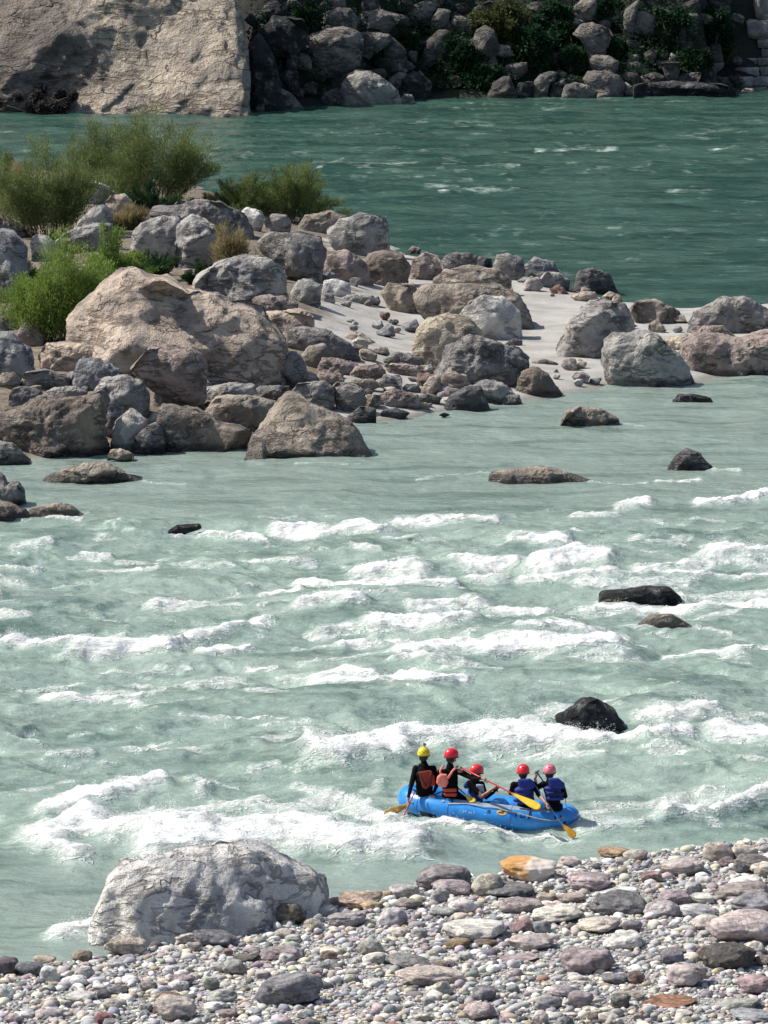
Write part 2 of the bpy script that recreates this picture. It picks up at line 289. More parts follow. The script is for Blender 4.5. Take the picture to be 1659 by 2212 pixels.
ROCKS = [
('C', [(285,500),(300,440),(345,345),(430,250),(500,195),(545,178),(600,190),(640,225),(720,235),(800,285),(900,310),(1000,345),(1090,375),(1150,430),(1210,490),(1250,560),(1180,600),(1080,650),(960,680),(890,690),(800,665),(690,630),(560,590),(400,545)], 'tan', 'huge tan humped boulder towering over the island rocks', dict(rough=.075, tilt=.22)),
('C', [(560,620),(640,520),(830,520),(900,600),(890,700),(860,720),(780,690),(660,660)], 'pink', 'pinkish brown block under the belly of the huge tan boulder', dict(off=-3.2, facets=0, rough=.06)),
('C', [(165,560),(200,510),(300,505),(420,520),(540,545),(550,600),(430,620),(320,640),(230,625),(180,600)], 'tan', 'long tan ledge rock at the left foot of the huge tan boulder', {}),
('C', [(300,680),(340,580),(430,575),(520,620),(510,670),(450,700),(400,720),(330,715)], 'blue', 'blue grey pointed rock with white spots below the tan ledge', {}),
('C', [(80,680),(110,630),(200,620),(300,660),(300,690),(200,712),(110,705)], 'grey', 'dark grey rounded rock left of the white spotted rock', {}),
('C', [(-80,480),(0,455),(60,460),(130,530),(170,600),(160,650),(80,670),(-80,650)], 'blue', 'large smooth blue grey boulder at the left edge', {}),
('C', [(-20,670),(10,640),(60,635),(90,665),(85,702),(10,706)], 'warm', 'small brown rounded stone at the left edge above the sand', {}),
('C', [(35,770),(50,710),(110,695),(180,720),(185,760),(100,790)], 'dark', 'near black blocky rock behind the big brown slab', {}),
('C', [(-80,850),(0,820),(60,790),(200,745),(340,735),(440,725),(455,780),(455,880),(490,930),(440,990),(300,1005),(140,1005),(60,980),(-80,940)], 'brown', 'big brown slanting slab with a black shaded underside by the water', dict(rough=.1, facets=5)),
('C', [(-60,950),(0,930),(70,950),(130,1000),(120,1020),(-60,1022)], 'grey', 'low grey rock at the waterline in the left corner', dict(off=-.6)),
('C', [(445,750),(490,745),(525,800),(510,860),(470,885),(440,840)], 'blue', 'upright blue grey stone right of the brown slab tip', dict(off=-1)),
('C', [(405,720),(450,660),(530,645),(620,680),(650,740),(640,800),(560,850),(500,840),(430,790)], 'lgrey', 'large pale grey egg shaped boulder in the left pile', {}),
('C', [(470,930),(500,850),(560,800),(640,850),(620,900),(600,950),(560,985),(500,980)], 'lgrey', 'pale grey sloping rock reaching down to the water', {}),
('C', [(180,740),(230,705),(320,695),(380,720),(370,760),(260,770)], 'grey', 'grey rounded rock just above the big brown slab', {}),
('C', [(600,680),(660,640),(740,640),(790,665),(780,695),(650,712)], 'lgrey', 'pale ridged rock above the dark bellied boulder', {}),
('C', [(640,770),(680,710),(760,690),(830,705),(840,760),(790,785),(700,795)], 'grey', 'grey boulder with a pale top and dark belly', {}),
('C', [(460,1000),(480,970),(520,965),(570,985),(580,1003),(470,1006)], 'cream', 'small cream stone at the waterline beside the dark wedge', dict(off=-.5)),
('C', [(560,985),(580,920),(650,860),(700,850),(720,985),(640,992)], 'dark', 'dark wedge shaped rock left of the square brown block', {}),
('C', [(670,870),(690,780),(740,775),(850,790),(880,810),(960,860),(1060,870),(1090,890),(1060,970),(900,982),(700,988)], 'brown', 'square brown grey block standing at the waterline', dict(rough=.05, p=3.6, facets=4)),
('C', [(870,820),(930,740),(1030,730),(1130,740),(1190,770),(1150,830),(1090,890),(1000,870),(900,840)], 'warm', 'brown grey boulder streaked with pale veins above the square block', {}),
('C', [(840,745),(890,700),(1000,680),(1100,690),(1110,730),(980,745),(880,768)], 'lgrey', 'flat layered grey slab under the huge tan boulder', {}),
('C', [(1115,690),(1120,600),(1200,560),(1290,550),(1330,590),(1335,650),(1280,690),(1200,705)], 'grey', 'dark cube shaped boulder with a lit flat top', dict(p=3.6, facets=4)),
('C', [(1100,715),(1120,690),(1250,690),(1255,730),(1190,755),(1110,740)], 'grey', 'low grey rock wedged below the cube shaped boulder', {}),
('C', [(1250,735),(1290,680),(1400,670),(1450,700),(1450,770),(1400,800),(1330,790)], 'grey', 'grey rounded boulder behind the great triangular rock', {}),
('C', [(1440,710),(1500,690),(1570,710),(1585,760),(1540,805),(1460,812)], 'grey', 'dark lumpy boulder right behind the triangular rock', {}),
('C', [(1500,830),(1560,780),(1625,790),(1630,850),(1560,862),(1510,852)], 'dark', 'near black wet rock at the right foot of the lumpy boulder', {}),
('C', [(1045,990),(1100,900),(1180,790),(1240,738),(1290,745),(1400,810),(1500,850),(1600,920),(1700,995),(1600,1010),(1300,1008),(1150,1002)], 'warm', 'great triangular grey rock sloping into the river', dict(rough=.05, facets=2, tilt=.2)),
('C', [(545,650),(570,610),(620,605),(680,620),(690,650),(600,662)], 'warm', 'small brown stone in the dark hollow under the tan boulder', {}),
('C', [(640,835),(660,810),(700,815),(690,850),(640,852)], 'lgrey', 'small pale block behind the square brown block', {}),
('C', [(-60,60),(0,25),(60,40),(120,100),(130,200),(100,290),(60,330),(-60,345)], 'blue', 'tall rough blue grey boulder at the left edge beside the bright bush', {}),
('C', [(-60,390),(0,370),(80,350),(115,390),(90,440),(20,460),(-60,460)], 'grey', 'dark grey block at the left edge under the tall boulder', {}),
('C', [(75,470),(110,410),(160,420),(200,480),(180,520),(120,530)], 'pink', 'pink brown stone beneath the bright green bush', {}),
('C', [(135,70),(150,40),(200,45),(250,85),(280,120),(240,150),(190,160),(150,130)], 'pale', 'pale angular boulder at the top left of the bright bush', dict(facets=5)),
('C', [(235,70),(300,20),(400,-10),(480,-10),(500,60),(440,110),(300,120)], 'lgrey', 'grey boulder half hidden behind the bright bush', {}),
('A', [(555,1090),(575,1000),(620,960),(700,930),(780,940),(800,1010),(785,1100),(750,1140),(600,1145)], 'lgrey', 'big light grey boulder, left one of the close pair', {}),
('A', [(755,1140),(760,980),(830,922),(930,985),(942,1030),(910,1090),(880,1150),(820,1168)], 'lgrey', 'big light grey boulder with a shadowed right side, right of the pair', {}),
('A', [(640,925),(660,895),(780,880),(850,860),(950,860),(1010,890),(1060,930),(1100,1000),(1000,1020),(900,1000),(700,950)], 'grey', 'long dark grey boulder in front of the tall bush', {}),
('A', [(1105,1050),(1150,1000),(1300,1000),(1390,1030),(1412,1100),(1380,1200),(1280,1218),(1230,1190),(1160,1130)], 'grey', 'big rounded grey boulder with a dark right flank on the ridge', {}),
('C', [(820,270),(850,230),(960,150),(1060,128),(1180,150),(1240,210),(1250,270),(1200,310),(1060,350),(980,330),(900,310)], 'lgrey', 'broad smooth grey boulder right behind the huge tan one', {}),
('C', [(1060,355),(1080,310),(1150,300),(1230,310),(1290,340),(1290,365),(1200,370),(1130,380)], 'pink', 'low pinkish brown rock above the tan block by the sand', dict(facets=0)),
('C', [(1120,400),(1150,365),(1310,360),(1360,390),(1360,440),(1250,465),(1210,490),(1160,450)], 'tan', 'tan block beside the pale sand at the right end of the tan boulder', dict(facets=0)),
('C', [(1215,500),(1230,460),(1300,440),(1400,450),(1500,510),(1560,555),(1480,560),(1300,530)], 'grey', 'flat grey slab at the edge of the pale sand', {}),
('C', [(1255,290),(1290,240),(1340,235),(1390,260),(1385,320),(1320,345),(1270,330)], 'lgrey', 'pale grey rounded rock at the upper end of the sand', {}),
('C', [(1390,290),(1400,240),(1450,232),(1510,250),(1520,300),(1460,312),(1420,305)], 'chalk', 'small chalky blue white rock at the upper end of the sand', dict(seed=5)),
('C', [(1440,332),(1500,300),(1600,300),(1645,325),(1560,338)], 'lgrey', 'flat grey stone lying on the sand below the chalky rock', {}),
('C', [(1380,320),(1400,295),(1440,300),(1450,325),(1410,335)], 'lgrey', 'small grey stone just under the chalky rock', {}),
('A', [(760,885),(770,865),(790,860),(830,880),(810,892)], 'white', 'tiny white stone on top of the long dark grey boulder', {}),
('A', [(985,880),(1020,853),(1080,865),(1120,900),(1100,915),(1020,915)], 'pale', 'white topped boulder behind the long dark grey one', {}),
('A', [(1040,920),(1070,895),(1130,915),(1145,950),(1110,1000),(1070,975)], 'white', 'white boulder with a black right side by the small leafy bush', {}),
('A', [(1140,950),(1180,922),(1240,925),(1260,960),(1250,990),(1160,1004)], 'grey', 'small grey round boulder at the foot of the right hand bush', {}),
('A', [(270,860),(300,800),(400,780),(450,790),(500,830),(480,865),(400,885),(300,885)], 'white', 'whitish boulder seen through the twigs of the left bush', {}),
('A', [(445,890),(480,840),(540,838),(580,880),(580,920),(480,925)], 'tan', 'rounded tan boulder just right of the whitish one', {}),
('A', [(330,960),(400,900),(450,885),(490,930),(490,1000),(400,1040),(340,1020)], 'lgrey', 'pale upright boulder behind the left bush stems', {}),
('A', [(-60,960),(0,940),(80,965),(130,1010),(60,1040),(-60,1030)], 'grey', 'low grey rock at the left edge under the big bush', {}),
('A', [(1275,985),(1320,930),(1420,910),(1500,930),(1490,970),(1430,1005),(1350,1010)], 'warm', 'flat topped grey brown boulder on the ridge crest', {}),
('A', [(1410,1010),(1470,950),(1560,920),(1650,940),(1685,970),(1685,1060),(1640,1100),(1560,1108),(1460,1085)], 'lgrey', 'big pitted pale grey boulder standing against the far green water', {}),
('C', [(1370,200),(1400,110),(1500,105),(1570,160),(1620,240),(1560,250),(1450,240)], 'pink', 'wide low pinkish rock below the big pitted boulder', {}),
('C', [(1370,215),(1400,195),(1450,215),(1440,240),(1385,240)], 'blue', 'small dark blue grey stone at the right of the dark flanked boulder', dict(off=-2)),
('D', [(215,165),(240,110),(300,88),(370,110),(395,160),(380,200),(330,222),(260,205)], 'brown', 'brown grey rounded boulder left of the reddish one on the ridge', {}),
('D', [(380,170),(400,120),(440,95),(490,110),(510,150),(460,195),(390,198)], 'pink', 'reddish brown boulder with a dark right side on the ridge', {}),
('D', [(380,92),(400,75),(430,85),(420,107),(390,107)], 'pink', 'small reddish stone perched behind the reddish brown boulder', {}),
('D', [(495,130),(530,100),(600,95),(630,115),(620,150),(560,160),(510,155)], 'grey', 'dark grey boulder behind the long flat topped rock', {}),
('D', [(620,135),(640,110),(680,120),(682,150),(640,154)], 'dark', 'small near black stone on the ridge left of a grey block', {}),
('D', [(470,200),(520,160),(600,140),(700,160),(740,190),(770,235),(640,260),(520,250)], 'warm', 'flat topped warm grey rock forming the back of the long ridge rock', {}),
('D', [(400,250),(440,210),(560,205),(700,215),(780,250),(840,320),(830,360),(790,378),(720,345),(600,325),(480,325),(430,305)], 'warm', 'long warm grey rock with a dark overhanging right end above the sand', {}),
('D', [(285,240),(310,205),(400,205),(430,260),(440,305),(400,314),(330,292)], 'warm', 'warm grey rock at the left end of the long overhanging one', {}),
('D', [(685,150),(700,110),(740,100),(790,120),(800,160),(770,198),(710,188)], 'grey', 'squarish grey boulder at the river side of the ridge', {}),
('D', [(780,150),(830,112),(900,130),(945,170),(920,192),(850,184),(800,182)], 'blue', 'pale blue grey boulder right of the squarish one', {}),
('D', [(850,195),(870,165),(920,170),(960,200),(950,227),(870,218)], 'lgrey', 'light grey round stone left of the dark pointed boulder', {}),
('D', [(955,215),(990,165),(1040,150),(1100,180),(1140,245),(1080,252),(1000,238)], 'dark', 'dark pointed boulder at the far edge of the sandbar', dict(facets=5)),
('D', [(885,228),(920,210),(955,235),(950,247),(900,243)], 'red', 'small brick red stone left of the dark pointed boulder', {}),
('D', [(960,254),(1000,235),(1050,240),(1060,262),(1000,272)], 'tan', 'low tan pink stone in front of the dark pointed boulder', {}),
('D', [(1055,260),(1100,235),(1140,250),(1145,272),(1090,273)], 'cream', 'cream stone right below the dark pointed boulder', {}),
('D', [(785,205),(820,180),(850,200),(835,216),(790,214)], 'pink', 'small pinkish stone in front of the squarish grey boulder', {}),
('D', [(565,320),(600,270),(650,247),(720,255),(780,310),(790,360),(760,412),(700,405),(640,380),(590,350)], 'pale', 'smooth pale rounded boulder in the middle of the sand', dict(rough=.035, facets=2)),
('D', [(395,440),(415,370),(450,330),(520,312),(600,330),(650,375),(640,410),(560,450),(500,490),(450,525),(410,490)], 'cream', 'yellowish tan boulder leaning on the dark slanted one', {}),
('D', [(460,520),(530,440),(610,385),(700,400),(790,440),(818,480),(780,540),(740,577),(660,568),(560,550),(480,535)], 'grey', 'big dark slanted boulder with diagonal ridges by the sand', dict(facets=5, rough=.08)),
('D', [(755,590),(790,520),(830,500),(880,530),(930,570),(950,602),(880,612),(790,612)], 'brown', 'brown dark cleft rock at the water beside the sand tongue', dict(facets=5)),
('D', [(900,410),(950,330),(1010,280),(1080,262),(1150,280),(1190,340),(1190,390),(1130,450),(1060,478),(960,465),(910,435)], 'lgrey', 'broad ribbed grey boulder rising from the sand', dict(rough=.09)),
('D', [(1070,500),(1070,420),(1110,385),(1190,372),(1260,385),(1320,440),(1370,500),(1412,556),(1330,572),(1200,580),(1100,575),(1085,530)], 'lgrey', 'big pale grey boulder at the river end of the sand tongue', {}),
('D', [(1165,300),(1190,265),(1260,262),(1340,300),(1370,330),(1310,352),(1200,340)], 'warm', 'brown grey flat boulder on the far right of the sandbar', {}),
('D', [(1235,355),(1260,335),(1290,360),(1300,382),(1240,383)], 'warm', 'small brown pyramid stone on the sand at the right', {}),
('D', [(1365,360),(1400,310),(1480,260),(1570,250),(1640,290),(1690,330),(1660,375),(1560,390),(1480,378),(1400,375)], 'grey', 'large blue grey boulder at the right edge of the bar', {}),
('D', [(1350,480),(1350,430),(1400,400),(1450,390),(1560,400),(1680,385),(1740,460),(1720,530),(1560,542),(1440,534),(1380,515)], 'pink', 'wide reddish brown boulder at the water on the right edge', {}),
('D', [(1395,395),(1430,355),(1500,355),(1545,385),(1500,400)], 'tan', 'tan boulder between the blue grey and the reddish brown ones', {}),
('D', [(1270,430),(1300,400),(1370,385),(1420,395),(1360,440),(1300,445)], 'cream', 'cream low rock behind the big pale grey boulder', {}),
('D', [(1600,385),(1650,368),(1720,375),(1720,400),(1640,402)], 'tan', 'flat tan rock at the right edge above the reddish boulder', {}),
('D', [(495,645),(540,600),(590,570),(640,575),(680,640),(682,656),(600,662),(530,650)], 'dark', 'dark wet pyramid rock at the island waterline', dict(facets=5)),
('D', [(600,580),(650,550),(720,560),(760,600),(770,632),(700,637),(640,620)], 'lgrey', 'light grey rock right behind the dark wet pyramid', {}),
('D', [(700,630),(730,600),(780,605),(790,628),(740,638)], 'grey', 'small grey stone beside the brown cleft rock at the water', {}),
('D', [(495,560),(510,530),(550,520),(585,535),(585,570),(540,587),(500,580)], 'tan', 'round orange tan boulder in the rubble', dict(rough=.035)),
('D', [(415,590),(460,540),(500,530),(520,580),(500,600),(440,604)], 'warm', 'brown wedge rock left of the round orange tan boulder', {}),
('D', [(265,645),(280,600),(340,580),(420,600),(430,625),(330,650)], 'pink', 'flat pink tan rock in the rubble near the water', {}),
('D', [(380,642),(400,625),(450,630),(462,648),(400,654)], 'cream', 'small smooth cream stone at the rubble waterline', dict(rough=.03)),
('D', [(350,585),(380,562),(420,565),(432,585),(380,595)], 'blue', 'small blue grey stone above the flat pink tan rock', {}),
('D', [(488,605),(520,575),(570,580),(560,608),(510,617)], 'warm', 'small brown stone right in front of the round orange tan boulder', {}),
('D', [(410,610),(450,598),(500,610),(500,632),(430,634)], 'grey', 'flat grey stone left of the dark wet pyramid', {}),
('D', [(305,510),(330,490),(420,500),(450,520),(400,537),(330,530)], 'pink', 'flat pinkish slab in the rubble under the tan leaning boulder', {}),
('D', [(165,530),(200,500),(280,495),(305,520),(280,547),(200,549)], 'pink', 'brown blocky rubble rock left of the pinkish slab', {}),
('D', [(295,480),(350,450),(440,470),(450,510),(400,505),(330,497)], 'grey', 'grey slab with a dark front edge below the sand', {}),
('D', [(165,565),(200,545),(260,545),(290,570),(230,588),(180,582)], 'warm', 'flat warm grey rubble rock above the waterline', {}),
('D', [(265,570),(300,530),(360,540),(365,570),(300,584)], 'lgrey', 'pale bluish wedge in the middle of the rubble', {}),
('D', [(150,402),(180,380),(220,385),(268,410),(200,413)], 'tan', 'flat tan stone lying alone on the pale sand', {}),
('D', [(125,450),(160,420),(210,425),(242,440),(200,462),(140,462)], 'grey', 'grey low stone at the lower border of the sand', {}),
('D', [(262,450),(280,430),(310,435),(322,455),(285,461)], 'tan', 'small tan stone at the lower border of the sand', {}),
('D', [(50,520),(80,470),(160,480),(210,500),(170,525),(90,530)], 'pink', 'long flat pinkish rock right of the cube shaped boulder', {}),
('D', [(0,470),(30,430),(90,420),(120,460),(90,500),(30,510)], 'warm', 'low brown grey rock above the cube shaped boulder', {}),
('D', [(100,585),(130,555),(190,560),(230,585),(200,610),(130,610)], 'lgrey', 'pale grey stone behind the lumpy dark boulder', {}),
('D', [(40,555),(70,520),(140,525),(160,550),(100,570)], 'pink', 'small reddish rubble stone beyond the cube shaped boulder', {}),
('D', [(215,640),(240,600),(285,600),(290,630),(260,650)], 'warm', 'small warm grey stone right of the lumpy dark boulder', {}),
('D', [(720,420),(760,400),(790,410),(790,425),(750,428)], 'dark', 'small dark stone in the shadow of the pale rounded boulder', {}),
('D', [(815,487),(860,474),(918,487),(860,494)], 'warm', 'thin brown stone lying flat on the sand tongue', {}),
('D', [(918,705),(940,660),(990,642),(1060,650),(1130,685),(1135,700),(1040,714),(950,717)], 'warm', 'brown grey rock alone in the calm water off the island', {}),
('D', [(1320,620),(1345,598),(1400,600),(1455,612),(1465,626),(1390,629)], 'dark', 'small flat dark rock in the calm water at the right', {}),
('D', [(1296,864),(1330,820),(1370,793),(1410,810),(1478,858),(1400,872),(1320,872)], 'dark', 'dark peaked rock alone in the river at the right', dict(facets=5)),
('D', [(668,905),(680,875),(750,860),(870,855),(960,880),(1055,903),(940,910),(720,918)], 'warm', 'long low brown rock lying in the middle of the river', {}),
('L', [(300,1130),(400,1090),(560,1040),(700,1008),(800,1020),(900,1080),(1060,1135),(900,1150),(640,1162),(400,1156)], 'warm', 'long low brown hump in the river in front of the left pile', {}),
('L', [(-120,1070),(-40,1060),(30,1100),(50,1170),(130,1150),(180,1210),(195,1320),(100,1345),(0,1345),(-120,1330)], 'grey', 'dark grey lumpy rock in the river at the left edge', {}),
('L', [(-120,1340),(0,1295),(80,1320),(180,1370),(240,1425),(150,1440),(-120,1440)], 'brown', 'low brown rock with a black side at the left edge of the river', {}),
('L', [(150,1400),(240,1340),(420,1310),(500,1340),(570,1385),(640,1400),(500,1415),(250,1420)], 'warm', 'flat brown rock awash right of the left edge rocks', {}),
('P', [(362,1147),(385,1134),(430,1131),(436,1142),(400,1149)], 'black', 'small black rock tip with foam at the head of the rapid', {}),
('P', [(1291,1304),(1300,1285),(1340,1275),(1400,1265),(1445,1266),(1472,1290),(1474,1306),(1400,1308)], 'black', 'black wet rock arching out of the white water at the right', dict(rough=.03)),
('P', [(1376,1345),(1410,1327),(1450,1325),(1508,1356),(1440,1356)], 'warm', 'brown rock awash below the arching black one', dict(rough=.03)),
('P', [(1198,1545),(1232,1522),(1262,1505),(1288,1509),(1325,1536),(1362,1564),(1396,1594),(1350,1600),(1290,1596),(1230,1578)], 'black', 'big black wet rock above the wave behind the raft', dict(facets=2, depth=.5, rough=.05)),
('D', [(283,668),(300,652),(340,650),(390,665),(360,687),(300,680)], 'dark', 'flat near black stone at the waterline below the rubble', {}),
('D', [(493,674),(510,665),(532,673),(512,680)], 'dark', 'tiny black stone just off the island waterline', {}),
]
for fr, poly, col, lab, k in ROCKS:
    make_rock(fr, poly, K_[col], lab, group='boulders of the rocky island' if fr in 'ACD' else None, **k)

FAR = [
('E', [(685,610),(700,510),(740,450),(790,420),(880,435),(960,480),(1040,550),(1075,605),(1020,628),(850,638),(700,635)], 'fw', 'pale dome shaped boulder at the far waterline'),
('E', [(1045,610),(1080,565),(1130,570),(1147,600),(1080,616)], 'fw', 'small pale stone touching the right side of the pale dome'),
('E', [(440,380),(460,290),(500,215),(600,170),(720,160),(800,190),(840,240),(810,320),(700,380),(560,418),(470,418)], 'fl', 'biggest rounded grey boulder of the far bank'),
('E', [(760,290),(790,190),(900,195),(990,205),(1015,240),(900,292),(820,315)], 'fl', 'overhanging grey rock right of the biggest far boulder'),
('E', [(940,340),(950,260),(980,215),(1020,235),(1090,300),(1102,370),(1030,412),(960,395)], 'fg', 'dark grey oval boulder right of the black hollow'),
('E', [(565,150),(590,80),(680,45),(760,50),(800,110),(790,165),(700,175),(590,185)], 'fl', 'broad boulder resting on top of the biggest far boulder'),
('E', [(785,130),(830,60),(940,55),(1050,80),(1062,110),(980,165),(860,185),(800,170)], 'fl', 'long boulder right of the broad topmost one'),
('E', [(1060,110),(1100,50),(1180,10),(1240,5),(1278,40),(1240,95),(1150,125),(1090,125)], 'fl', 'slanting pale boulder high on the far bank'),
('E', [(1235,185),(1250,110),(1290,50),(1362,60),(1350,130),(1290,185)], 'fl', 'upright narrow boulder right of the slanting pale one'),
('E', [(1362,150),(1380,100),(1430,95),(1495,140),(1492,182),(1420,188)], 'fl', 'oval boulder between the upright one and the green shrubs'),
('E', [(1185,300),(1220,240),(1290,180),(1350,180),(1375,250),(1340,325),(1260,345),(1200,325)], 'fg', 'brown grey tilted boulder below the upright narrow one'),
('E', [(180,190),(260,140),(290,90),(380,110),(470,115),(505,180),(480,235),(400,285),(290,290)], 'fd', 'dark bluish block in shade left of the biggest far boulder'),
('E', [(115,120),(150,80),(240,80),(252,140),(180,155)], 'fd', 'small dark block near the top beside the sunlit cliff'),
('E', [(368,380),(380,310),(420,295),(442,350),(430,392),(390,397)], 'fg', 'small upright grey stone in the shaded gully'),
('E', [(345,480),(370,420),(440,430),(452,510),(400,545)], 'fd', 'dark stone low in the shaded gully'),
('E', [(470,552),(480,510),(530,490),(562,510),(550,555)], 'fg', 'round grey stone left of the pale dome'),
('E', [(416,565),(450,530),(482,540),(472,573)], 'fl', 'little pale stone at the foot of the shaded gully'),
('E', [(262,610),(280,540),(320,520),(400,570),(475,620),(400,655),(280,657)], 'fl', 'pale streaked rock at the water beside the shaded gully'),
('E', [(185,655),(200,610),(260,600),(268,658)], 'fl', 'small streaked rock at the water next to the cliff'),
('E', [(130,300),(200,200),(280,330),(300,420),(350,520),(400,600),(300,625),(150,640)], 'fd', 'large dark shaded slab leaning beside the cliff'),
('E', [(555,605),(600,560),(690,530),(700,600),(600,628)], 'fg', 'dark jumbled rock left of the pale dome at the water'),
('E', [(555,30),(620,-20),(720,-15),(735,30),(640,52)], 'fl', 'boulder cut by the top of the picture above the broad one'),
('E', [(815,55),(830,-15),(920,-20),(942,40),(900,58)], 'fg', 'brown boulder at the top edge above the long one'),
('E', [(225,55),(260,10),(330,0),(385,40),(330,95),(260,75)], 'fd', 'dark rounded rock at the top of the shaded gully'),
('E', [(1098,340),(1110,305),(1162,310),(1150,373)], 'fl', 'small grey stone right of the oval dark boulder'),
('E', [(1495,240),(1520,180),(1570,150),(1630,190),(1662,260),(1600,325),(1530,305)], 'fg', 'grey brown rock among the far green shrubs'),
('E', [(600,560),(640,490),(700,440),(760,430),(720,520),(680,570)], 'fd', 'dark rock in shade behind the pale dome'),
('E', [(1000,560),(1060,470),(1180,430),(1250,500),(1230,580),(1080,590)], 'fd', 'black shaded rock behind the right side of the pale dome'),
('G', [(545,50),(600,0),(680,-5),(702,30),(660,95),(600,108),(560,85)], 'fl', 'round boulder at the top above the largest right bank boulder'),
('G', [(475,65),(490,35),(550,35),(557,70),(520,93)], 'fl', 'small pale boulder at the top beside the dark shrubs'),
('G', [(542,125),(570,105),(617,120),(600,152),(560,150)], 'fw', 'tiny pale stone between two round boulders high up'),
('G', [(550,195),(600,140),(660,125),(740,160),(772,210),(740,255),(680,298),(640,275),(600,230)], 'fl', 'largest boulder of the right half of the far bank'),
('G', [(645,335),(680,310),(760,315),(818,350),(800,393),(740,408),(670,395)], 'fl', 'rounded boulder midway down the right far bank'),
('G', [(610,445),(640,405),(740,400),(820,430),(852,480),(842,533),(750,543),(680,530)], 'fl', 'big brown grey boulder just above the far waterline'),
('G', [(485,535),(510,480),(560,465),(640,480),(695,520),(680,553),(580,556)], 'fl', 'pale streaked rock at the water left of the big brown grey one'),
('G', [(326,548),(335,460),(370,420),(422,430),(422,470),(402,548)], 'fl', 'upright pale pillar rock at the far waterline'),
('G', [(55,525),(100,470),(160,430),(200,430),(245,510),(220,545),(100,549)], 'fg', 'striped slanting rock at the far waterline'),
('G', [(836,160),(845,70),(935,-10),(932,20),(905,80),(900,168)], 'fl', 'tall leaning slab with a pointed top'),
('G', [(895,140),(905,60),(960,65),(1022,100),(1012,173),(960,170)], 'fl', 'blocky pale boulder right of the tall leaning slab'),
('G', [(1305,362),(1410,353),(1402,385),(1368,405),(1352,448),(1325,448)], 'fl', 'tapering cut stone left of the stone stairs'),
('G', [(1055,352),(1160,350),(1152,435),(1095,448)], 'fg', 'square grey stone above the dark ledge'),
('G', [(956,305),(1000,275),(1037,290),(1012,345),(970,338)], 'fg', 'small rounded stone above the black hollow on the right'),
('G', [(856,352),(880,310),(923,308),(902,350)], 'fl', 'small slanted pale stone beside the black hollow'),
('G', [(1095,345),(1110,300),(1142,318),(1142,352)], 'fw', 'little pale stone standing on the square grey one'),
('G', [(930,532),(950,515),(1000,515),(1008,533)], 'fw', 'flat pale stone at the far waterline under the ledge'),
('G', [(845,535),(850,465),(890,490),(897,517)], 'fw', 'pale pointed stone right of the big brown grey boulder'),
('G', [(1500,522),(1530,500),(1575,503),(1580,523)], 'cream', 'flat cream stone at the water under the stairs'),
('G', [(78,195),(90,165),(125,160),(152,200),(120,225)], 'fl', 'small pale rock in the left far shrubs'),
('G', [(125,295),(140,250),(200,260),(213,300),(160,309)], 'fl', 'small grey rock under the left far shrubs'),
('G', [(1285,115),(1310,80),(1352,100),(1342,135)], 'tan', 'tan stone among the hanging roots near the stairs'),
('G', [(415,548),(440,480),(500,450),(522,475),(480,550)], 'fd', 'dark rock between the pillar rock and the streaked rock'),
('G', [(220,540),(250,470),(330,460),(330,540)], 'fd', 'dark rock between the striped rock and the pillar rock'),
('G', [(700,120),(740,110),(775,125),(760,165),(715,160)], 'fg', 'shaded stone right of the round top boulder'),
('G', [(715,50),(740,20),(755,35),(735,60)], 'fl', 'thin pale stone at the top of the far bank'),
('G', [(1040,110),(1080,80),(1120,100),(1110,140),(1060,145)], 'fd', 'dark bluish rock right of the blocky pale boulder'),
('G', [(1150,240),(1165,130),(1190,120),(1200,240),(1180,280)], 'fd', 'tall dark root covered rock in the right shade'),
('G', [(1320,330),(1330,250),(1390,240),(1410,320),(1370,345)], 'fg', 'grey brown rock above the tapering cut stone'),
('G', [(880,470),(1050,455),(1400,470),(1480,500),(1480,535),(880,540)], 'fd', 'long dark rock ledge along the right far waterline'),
]
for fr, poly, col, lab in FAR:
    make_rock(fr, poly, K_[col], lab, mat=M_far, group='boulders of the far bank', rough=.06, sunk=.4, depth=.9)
for k, (fr, poly, lab) in enumerate([
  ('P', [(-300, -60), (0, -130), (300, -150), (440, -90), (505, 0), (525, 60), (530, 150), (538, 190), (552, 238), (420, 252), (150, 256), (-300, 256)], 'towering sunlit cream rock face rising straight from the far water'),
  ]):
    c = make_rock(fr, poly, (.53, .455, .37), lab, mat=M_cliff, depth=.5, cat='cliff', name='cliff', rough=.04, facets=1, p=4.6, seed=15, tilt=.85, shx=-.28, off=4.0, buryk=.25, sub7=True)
CL2 = lambda: make_rock('P', [(-260, 20), (-60, -60), (90, -60), (170, 10), (180, 60), (150, 120), (60, 160), (-260, 170)], (.16, .145, .13), 'dark grey rock shoulder on the upper left of the sunlit cliff', mat=M_far, depth=.25, off=-2.5, tilt=.75, cat='rock', name='rock_shoulder', rough=.06)
